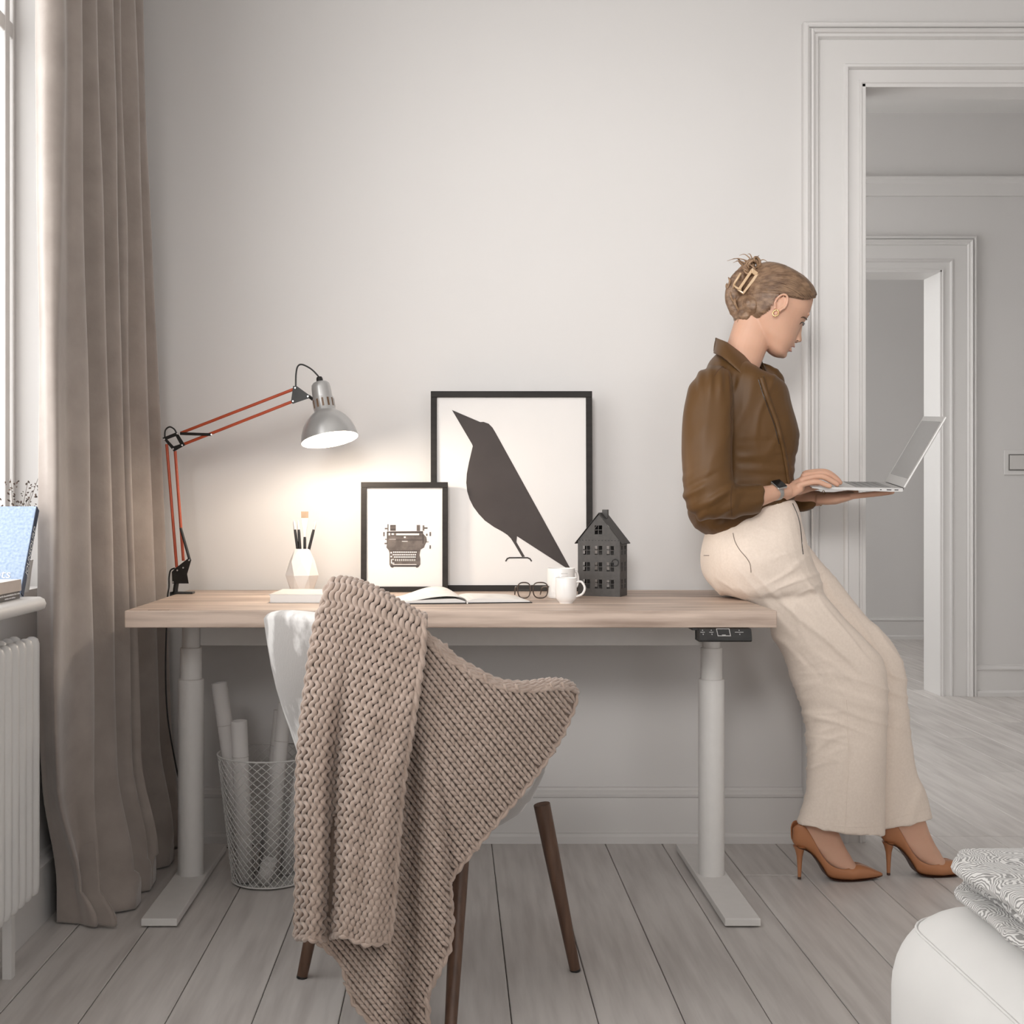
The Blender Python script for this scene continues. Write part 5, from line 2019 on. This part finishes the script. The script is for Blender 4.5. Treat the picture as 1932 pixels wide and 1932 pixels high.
# claw clip
w0 = -.049
fr = [(862, 292), (945, 352), (772, 574), (705, 520)]
inn = [(858, 345), (890, 368), (765, 545), (738, 522)]
mb = MB()
for k in range(4):
    a, b, c, d = fr[k], fr[(k + 1) % 4], inn[(k + 1) % 4], inn[k]
    mb.prism([CP(*a, w0), CP(*b, w0 + .004), CP(*c, w0 + .003), CP(*d, w0)], (0, .006, 0))
mb.build('hair_clip', M['clip'], WP, bevel=.0012)
MB().tube(bez([CP(750, 342, -.035), CP(715, 395, -.04), CP(684, 450, -.035), CP(690, 480, -.02)], 5), .0032, 8).build('hair_clip_claw', M['clip'], WP, smooth=80)
MB().tube(bez([CP(745, 520, -.045), CP(700, 500, -.046), CP(690, 470, -.03)], 5), .0028, 8).build('hair_clip_claw', M['clip'], WP, smooth=80)

# ---- trousers
tr = MB()
tr.loft(rings_of([(1350, 968, 1490, 940, .130, 3.60), (1341, 990, 1499, 955, .140, 3.60), (1330, 1025, 1507, 990, .165, 3.60), (1326, 1060, 1516, 1028, .178, 3.605), (1335, 1095, 1530, 1065, .175, 3.61), (1365, 1122, 1545, 1100, .160, 3.61), (1420, 1135, 1550, 1130, .11, 3.61)], 5, 36, 2.5))
tr.loft(rings_of([(1345, 1062, 1512, 1025, .075, 3.545), (1370, 1118, 1532, 1075, .085, 3.55), (1418, 1140, 1556, 1122, .086, 3.555), (1448, 1172, 1588, 1164, .080, 3.555), (1466, 1214, 1628, 1204, .078, 3.56), (1488, 1264, 1661, 1244, .076, 3.565), (1508, 1318, 1673, 1290, .074, 3.568),
                  (1521, 1378, 1672, 1350, .069, 3.568), (1529, 1440, 1670, 1420, .065, 3.57), (1526, 1490, 1669, 1480, .062, 3.574), (1514, 1535, 1668, 1532, .060, 3.578), (1507, 1553, 1667, 1574, .060, 3.58)], 6, 40, 2.4))
tr.loft(rings_of([(1380, 1062, 1522, 1028, .070, 3.650), (1415, 1110, 1548, 1060, .072, 3.655), (1450, 1145, 1590, 1108, .070, 3.66), (1490, 1190, 1632, 1160, .066, 3.665), (1525, 1240, 1682, 1215, .062, 3.67), (1550, 1290, 1704, 1262, .058, 3.67),
                  (1562, 1340, 1710, 1330, .056, 3.67), (1572, 1400, 1718, 1396, .054, 3.668), (1582, 1460, 1729, 1456, .052, 3.665), (1590, 1520, 1749, 1512, .053, 3.66), (1592, 1566, 1757, 1541, .053, 3.655)], 6, 40, 3.0))
tme = remesh(tr, .0045, 3)


def crease(c, n_):
    px, py = px_of(c)
    d = 0.0
    # pull lines that run from the hip towards the knee, long soft folds below
    def fold(x, y, seed, w=.16):
        q = noise.noise(Vector((x, y, seed)))
        return math.exp(-(q / w) ** 2) - .35

    thigh = sstep(1050, 1120, py) * sstep(1350, 1230, py)
    d += thigh * .0048 * fold((px - py * .95) * .0125, (px + py) * .0030, 1.0)
    d += thigh * .0028 * fold((px - py * .8) * .028, (px + py) * .0060, 5.0)
    knee = math.exp(-((py - 1325) / 75.0) ** 2)
    d += knee * .0040 * fold((py - (px - 1560) * .30) * .030, px * .0060, 3.0)
    back = sstep(1640, 1520, px) * math.exp(-((py - 1395) / 125.0) ** 2)
    d += back * .0042 * fold((py + (px - 1530) * .25) * .042, px * .0100, 7.0)
    lower = sstep(1320, 1450, py)
    d += lower * .0065 * fold(px * .0125 + (py - 1450) * .0035, c.y * 3, 4.0, .22)
    d += lower * .007 * noise.noise(Vector((px * .02 + (py - 1450) * .005, c.y * 6, 4.0)))
    hip = sstep(1130, 1040, py)
    d += hip * .0014 * fold((py - (px - 1400) * .55) * .022, (px + py) * .006, 9.0)
    crotch = math.exp(-(((px - 1510) / 70.0) ** 2 + ((py - 1085) / 45.0) ** 2))
    d += crotch * .0034 * fold((py + (px - 1525) * .40) * .034, px * .006, 2.0)
    return d


displace(tme, crease)
for v in tme.vertices:
    if v.co.x < .799 and .70 < v.co.z < ZT + .0015:
        if v.co.x < .785:
            v.co.z = ZT + .0015
        else:
            v.co.x = .799
tro = attach(tme, 'trousers', M['linen_trouser'])
TV = BVHTree.FromPolygons([wm(tro) @ v.co for v in tme.vertices], [tuple(p.vertices) for p in tme.polygons])


def seam(name, m_, pts, r, parent, bv, lift=.0004):
    pp = [onto(bv, x, y, lift, WY) for x, y in bez2(pts)]
    return MB().tube(pp, r, 6, flat=.6).build(name, m_, parent, smooth=80)


def bez2(pts, n=8):
    return [(p.x, p.y) for p in bez([Vector((x, y, 0)) for x, y in pts], n)]


seam('pocket_edge', M['seam'], [(1383, 1006), (1387, 1022), (1396, 1038), (1408, 1052), (1415, 1064), (1417, 1080)], .0014, tro, TV)
seam('fly_zip', M['iris'], [(1495, 950), (1503, 968), (1508, 985), (1511, 1005), (1513, 1030), (1515, 1046)], .0018, tro, TV)
seam('side_seam', M['linen_trouser'], [(1598, 1320), (1600, 1380), (1601, 1440), (1598, 1500), (1594, 1572)], .0012, tro, TV)
seam('back_pocket_edge', M['seam'], [(1328, 1048), (1333, 1048), (1338, 1048)], .0010, tro, TV)
seam('hem_stitch', M['linen_trouser'], [(1512, 1541), (1545, 1553), (1590, 1559), (1640, 1560), (1664, 1558)], .0009, tro, TV, .0002)
seam('hem_stitch', M['linen_trouser'], [(1672, 1547), (1700, 1541), (1748, 1527)], .0009, tro, TV, .0002)

# ---- shirt
sh_ = MB()
sh_.loft(rings_of([(1362, 662, 1426, 702, .054, 3.60), (1352, 670, 1438, 707, .078, 3.60), (1340, 684, 1458, 715, .113, 3.60), (1330, 702, 1474, 726, .136, 3.60), (1324, 730, 1482, 742, .144, 3.60), (1319, 762, 1487, 772, .147, 3.60), (1317, 800, 1496, 800, .146, 3.60), (1317, 825, 1501, 820, .144, 3.60), (1317, 850, 1499, 845, .138, 3.60), (1317, 885, 1495, 880, .130, 3.60),
                   (1314, 920, 1495, 908, .127, 3.60), (1307, 950, 1497, 930, .130, 3.60), (1302, 968, 1494, 944, .134, 3.60), (1310, 990, 1482, 952, .136, 3.60), (1328, 1006, 1466, 958, .132, 3.60), (1352, 1013, 1448, 963, .124, 3.60), (1374, 1004, 1436, 964, .105, 3.60)], 5, 44, 2.4))
# near sleeve
sh_.loft(rings_of([(1340, 690, 1362, 692, .018, 3.50), (1318, 702, 1374, 700, .045, 3.478), (1304, 726, 1379, 722, .056, 3.458), (1294, 762, 1381, 760, .060, 3.447), (1290, 800, 1381, 800, .060, 3.438), (1289, 850, 1381, 850, .060, 3.428), (1290, 900, 1382, 888, .060, 3.420), (1294, 938, 1383, 904, .059, 3.416), (1304, 966, 1385, 911, .058, 3.415),
                   (1332, 982, 1388, 914, .055, 3.415), (1362, 981, 1394, 915, .049, 3.417), (1385, 977, 1404, 915, .042, 3.42)], 6, 36, 2.3))
cuff = rings_of([(1376, 977, 1377, 914, .0455, 3.418), (1398, 975, 1400, 914, .044, 3.423), (1420, 971, 1422, 914, .041, 3.431), (1434, 969, 1437, 913, .0385, 3.437)], 4, 36, 2.2)
sh_.loft(cuff)
# far sleeve
sh_.loft(rings_of([(1428, 682, 1456, 690, .02, 3.69), (1412, 704, 1479, 713, .05, 3.715), (1395, 750, 1478, 755, .058, 3.735), (1388, 820, 1470, 822, .058, 3.755), (1390, 880, 1472, 868, .056, 3.765), (1405, 940, 1478, 890, .054, 3.77), (1450, 970, 1490, 905, .050, 3.755), (1490, 968, 1512, 920, .045, 3.72), (1518, 962, 1530, 928, .040, 3.69), (1535, 958, 1538, 930, .036, 3.675)], 5, 30, 2.2))
sme = remesh(sh_, .004, 3)


def shirt_fold(c, n_):
    px, py = px_of(c)
    d = .0022 * noise.noise(Vector((px * .022, py * .007, c.y * 5)))
    q = noise.noise(Vector(((px + py * .35) * .017, (py - px) * .0045, 11.0)))
    d += .0030 * (math.exp(-(q / .15) ** 2) - .35)
    slv = sstep(1392, 1375, px) * sstep(3.51, 3.47, c.y)
    d += slv * .0035 * noise.noise(Vector(((px - 1335) * .035 + py * .004, py * .006, 2.0)))
    elbow = sstep(860, 930, py) * sstep(1400, 1370, px) * sstep(3.52, 3.47, c.y)
    d += elbow * .0085 * noise.noise(Vector(((py + (px - 1340) * .62) * .060, (px - py) * .008, 6.0)))
    belly = sstep(1385, 1400, px) * sstep(790, 850, py)
    d += belly * .0030 * noise.noise(Vector((px * .012, py * .075, 8.0)))
    side = sstep(930, 965, py)
    d += side * .0055 * noise.noise(Vector((px * .040, py * .012, c.y * 12)))
    sh = math.exp(-((py - 715) / 28.0) ** 2) * sstep(1400, 1370, px)
    d += sh * .0025 * math.sin(px * .32)
    return d


displace(sme, shirt_fold)
sho = attach(sme, 'shirt', M['shirt'])
SV = BVHTree.FromPolygons([wm(sho) @ v.co for v in sme.vertices], [tuple(p.vertices) for p in sme.polygons])
# collar: a band folded round the neck with two points
up_n = [(1351, 637, 3.600), (1358, 640, 3.572), (1372, 646, 3.548), (1394, 662, 3.540), (1412, 677, 3.552), (1427, 691, 3.575)]
lo_n = [(1346, 666, 3.600), (1350, 668, 3.545), (1364, 674, 3.500), (1392, 698, 3.468), (1412, 716, 3.470), (1429, 731, 3.492)]
up_f = [(1351, 637, 3.600), (1360, 641, 3.628), (1378, 648, 3.652), (1402, 660, 3.660), (1424, 668, 3.652), (1437, 682, 3.628)]
lo_f = [(1346, 663, 3.600), (1354, 664, 3.655), (1380, 668, 3.69), (1420, 680, 3.70), (1445, 700, 3.685), (1447, 729, 3.64)]
for (u_, l_) in ((up_n, lo_n), (up_f, lo_f)):
    U = bez([P(*p) for p in u_], 6)
    Lw = bez([P(*p) for p in l_], 6)
    rows = []
    for k in range(7):
        t = k / 6
        bulge = math.sin(math.pi * t) * .006
        rows.append([a.lerp(b, t) + Vector((0, -bulge if u_ is up_n else bulge, bulge * .6)) for a, b in zip(U, Lw)])
    inner = [a.lerp(b, .55) + Vector((.004, .008 if u_ is up_n else -.008, -.004)) for a, b in zip(U, Lw)]
    rows = [inner] + rows
    co_ = MB().loft(rows, cap=False, closed=False).build('collar', M['shirt'], sho, smooth=70)
    sm = co_.modifiers.new('thickness', 'SOLIDIFY')
    sm.thickness = .0022
# placket
line = bez2([(1432, 712), (1441, 742), (1452, 772), (1463, 802), (1472, 838), (1478, 868), (1484, 905), (1488, 930)], 6)
A = [onto(SV, x, y, .0012, WY) for x, y in line]
B = [onto(SV, x + 9 - 3 * i / len(line), y - 2, .0016, WY) for i, (x, y) in enumerate(line)]
pk_ = MB().loft([A, B], cap=False, closed=False).build('placket', M['shirt'], sho, smooth=70)
sm = pk_.modifiers.new('thickness', 'SOLIDIFY')
sm.thickness = .002
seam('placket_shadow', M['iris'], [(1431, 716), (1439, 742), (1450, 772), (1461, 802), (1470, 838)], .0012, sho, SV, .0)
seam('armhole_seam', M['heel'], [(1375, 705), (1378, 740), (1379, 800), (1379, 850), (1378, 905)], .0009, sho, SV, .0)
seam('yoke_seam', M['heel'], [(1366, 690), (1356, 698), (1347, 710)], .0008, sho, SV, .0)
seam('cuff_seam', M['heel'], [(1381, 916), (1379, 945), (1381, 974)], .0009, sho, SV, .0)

# ---- shoes
ST = [(1493.5, 1588, 1566, .010), (1498, 1597, 1559, .019), (1506, 1602, 1556, .0245), (1516, 1605, 1562, .0275), (1530, 1615, 1584, .0285), (1545, 1634, 1612, .031), (1558, 1655, 1628, .0345), (1575, 1661, 1636.5, .0385), (1595, 1662.5, 1637, .0385), (1616, 1662, 1632.5, .034), (1635, 1660.5, 1638, .0255), (1650, 1659, 1645, .0150), (1662, 1657, 1650.5, .0055), (1665, 1656, 1652.5, .002)]


def shoe(label, dpx, Y):
    z0 = 1662.5
    k = Y / F
    XX = lambda px: (px + dpx - CX) * k
    ZZ = lambda py: (z0 - py) * k + .0012
    root = bpy.data.objects.new('shoe', None)
    COL.objects.link(root)
    root.parent = WP
    root.location = wm(WP).inverted() @ Vector((XX(1580), Y, 0))
    rows = []
    tabs = [[(s[0], s[c]) for s in ST] for c in (1, 2, 3)]
    xs = [lerp(1493.5, 1665, (i / 60)) for i in range(61)]
    for x in xs:
        b, t, hw = [crom(tb, x) for tb in tabs]
        al = math.radians(lerp(112, 179.5, sstep(1586, 1612, x)))
        row = []
        for q in range(25):
            ph = lerp(-al, al, q / 24)
            zz = ZZ(b) + (ZZ(t) - ZZ(b)) * (1 - math.cos(ph)) / (1 - math.cos(al))
            sn = math.sin(ph)
            row.append(Vector((XX(x), Y + hw * math.copysign(abs(sn) ** .75, sn), zz)))
        rows.append(row)
    u = MB().loft(rows, cap=False, closed=False).build('upper', M['tan'], root, smooth=70)
    sm = u.modifiers.new('thickness', 'SOLIDIFY')
    sm.thickness = .0022
    sm.offset = -1
    # thin dark sole below
    rows = []
    for x in xs[3:]:
        b, t, hw = [crom(tb, x) for tb in tabs]
        z = ZZ(b)
        w = hw * .82
        rows.append([Vector((XX(x), Y - w, z + .0012)), Vector((XX(x), Y - w * .9, z - .0012)), Vector((XX(x), Y + w * .9, z - .0012)), Vector((XX(x), Y + w, z + .0012))])
    MB().loft(rows).build('sole', M['heel'], root, smooth=50)
    # slim heel
    rr = []
    for (x0, x1, y, w) in ((1496, 1524, 1600, .021), (1500, 1517, 1608, .014), (1503, 1514, 1620, .0085), (1504.5, 1512.5, 1640, .0062), (1505, 1511.5, 1658.5, .0055)):
        c = (XX(x0) + XX(x1)) / 2
        a = (XX(x1) - XX(x0)) / 2
        rr.append([Vector((c + a * math.cos(2 * math.pi * q / 16), Y + w * math.sin(2 * math.pi * q / 16), ZZ(y))) for q in range(16)])
    MB().loft(rr).build('heel', M['tan'], root, smooth=60)
    rr = [[Vector((p.x, p.y, z)) for p in rr[-1]] for z in (ZZ(1658.5), .0005)]
    MB().loft(rr).build('heel_tip', M['heel'], root, smooth=50)


shoe('near shoe', 0, NEARY)
shoe('far shoe', 168, FARY)

# ---- watch and bracelet
ax_ = (P(1472, 927, 3.472) - P(1450, 932, 3.452)).normalized()
wc = P(1464, 928.5, 3.464)
b1 = Vector((0, 0, 1)) - ax_ * ax_.z
b1.normalize()
b2 = ax_.cross(b1)
rr = []
for o_ in (-.0095, -.008, .008, .0095):
    rad = .0222 if abs(o_) < .009 else .0212
    rr.append([wc + ax_ * o_ + b1 * (rad * 1.03 * math.cos(2 * math.pi * k / 32)) + b2 * (rad * math.sin(2 * math.pi * k / 32)) for k in range(32)])
wt_ = MB().loft(rr, cap=False).build('watch_strap', mat('steel_mesh', (.45, .44, .43), .35, .8, col2=(.55, .54, .53), nscale=300), WP, smooth=60)
sm = wt_.modifiers.new('thickness', 'SOLIDIFY')
sm.thickness = .0016
cd = (b1 * .75 + Vector((0, -1, 0)) * .66).normalized()
cd = (cd - ax_ * cd.dot(ax_)).normalized()
ce = ax_.cross(cd)
Mx = Matrix(((ax_.x, ce.x, cd.x, 0), (ax_.y, ce.y, cd.y, 0), (ax_.z, ce.z, cd.z, 0), (0, 0, 0, 1)))
Mx.translation = wc + cd * .0205
wcase = MB().box(-.0165, .0165, -.0175, .0175, 0, .0075, Mx).build('watch_case', M['chrome'], WP, bevel=.003)
MB().box(-.0148, .0148, -.0158, .0158, .0072, .0085, Mx).build('watch_face', mat('black_watch_glass', (.006, .006, .007), .12, col2=(.008, .008, .009)), wcase, bevel=.002)
br = P(1551, 940, 3.648)
MB().tube([br + Vector((.010 * math.cos(a) * .3 + .004 * math.sin(a), .032 * math.cos(a), .0215 * math.sin(a))) for a in [2 * math.pi * k / 40 for k in range(40)]], .0011, 6, loop=True).build('bracelet', M['gold'], WP, smooth=80)

# ------------------------------------------------------------------ laptop on her left hand
M['alu'] = mat('silver_aluminium', (0.62, 0.61, 0.60), .35, .6, col2=(0.65, 0.64, 0.63), nscale=40)
N0, F0 = P(1704, 921, 3.47), P(1669.5, 909.5, 3.77)
hx_ = (F0 - N0)
Wd = hx_.length
hx_.normalize()
bd0 = Vector((-1, 0, 0)) - hx_ * (-hx_.x)
bd0.normalize()
fn0 = P(1543, 918.5, 3.47 + .235 * bd0.y)
bd = (fn0 - N0)
bd = (bd - hx_ * bd.dot(hx_)).normalized()
nz_ = hx_.cross(bd)
if nz_.z < 0:
    nz_ = -nz_
LM = Matrix(((bd.x, hx_.x, nz_.x, N0.x), (bd.y, hx_.y, nz_.y, N0.y), (bd.z, hx_.z, nz_.z, N0.z), (0, 0, 0, 1)))
lap = thing('laptop', 'thin silver laptop held open on her left hand', 'laptop', N0)
DP = .236
rows = []
pr = [(0, -.010), (.03, -.0105), (DP - .02, -.0062), (DP, -.0035), (DP, -.001), (DP - .002, 0), (0, 0)]
basem = MB().loft([[LM @ Vector((x, y, z)) for x, z in pr] for y in (0, Wd)]).build('base', M['alu'], lap, bevel=.0008)
keym = mat('grey_key', (.30, .295, .29), .5, col2=(.33, .325, .32))
kk = [LM @ Vector((.030, .02, .0002))]
first_key = None
for r in range(5):
    for c in range(13):
        x0 = .028 + r * .0185
        y0 = .017 + c * (Wd - .034) / 13
        MB().box(x0, x0 + .0155, y0, y0 + (Wd - .034) / 13 - .003, .0001, .0012, LM).build('key', keym, basem)
MB().box(.135, .21, Wd * .33, Wd * .67, .0001, .0004, LM).build('trackpad', mat('trackpad_glass', (.5, .49, .485), .3, col2=(.52, .51, .505)), basem)
for (x0, x1) in ((.012, .022), (.030, .042), (.055, .059)):
    MB().box(x0, x1, -.0006, .0004, -.0062, -.0038, LM).build('port', M['black'], basem)
for x_, y_ in ((.03, .03), (.03, Wd - .03), (.2, .03), (.2, Wd - .03)):
    MB().lathe([(.006, -.0105 if x_ < .1 else -.0078), (.006, -.0085 if x_ < .1 else -.006)], 14, LM @ Matrix.Translation((x_, y_, 0))).build('rubber_foot', M['black'], basem)
# lid
Tn = P(1779, 787, 3.47)
ld = (Tn - N0)
ld = (ld - hx_ * ld.dot(hx_)).normalized()
ln = ld.cross(hx_)
if ln.x > 0:
    ln = -ln
KM = Matrix(((ld.x, hx_.x, ln.x, N0.x), (ld.y, hx_.y, ln.y, N0.y), (ld.z, hx_.z, ln.z, N0.z), (0, 0, 0, 1)))
HL_ = (Tn - N0).length
lid = MB().box(.002, HL_, 0, Wd, -.005, 0, KM).build('lid', M['alu'], lap, bevel=.0015)
MB().box(.002, HL_ - .001, .001, Wd - .001, -.0002, .0006, KM).build('bezel', mat('pale_bezel', (.60, .595, .585), .4, col2=(.62, .615, .605)), lid)
MB().box(.028, HL_ - .016, .014, Wd - .014, .0006, .0010, KM).build('screen', mat('grey_screen', (.30, .295, .29), .25, col2=(.31, .305, .30)), lid)
MB().tube([LM @ Vector((-.001, .02, -.003)), LM @ Vector((-.001, Wd - .02, -.003))], .004, 10).build('hinge', M['black'], lap, smooth=60)
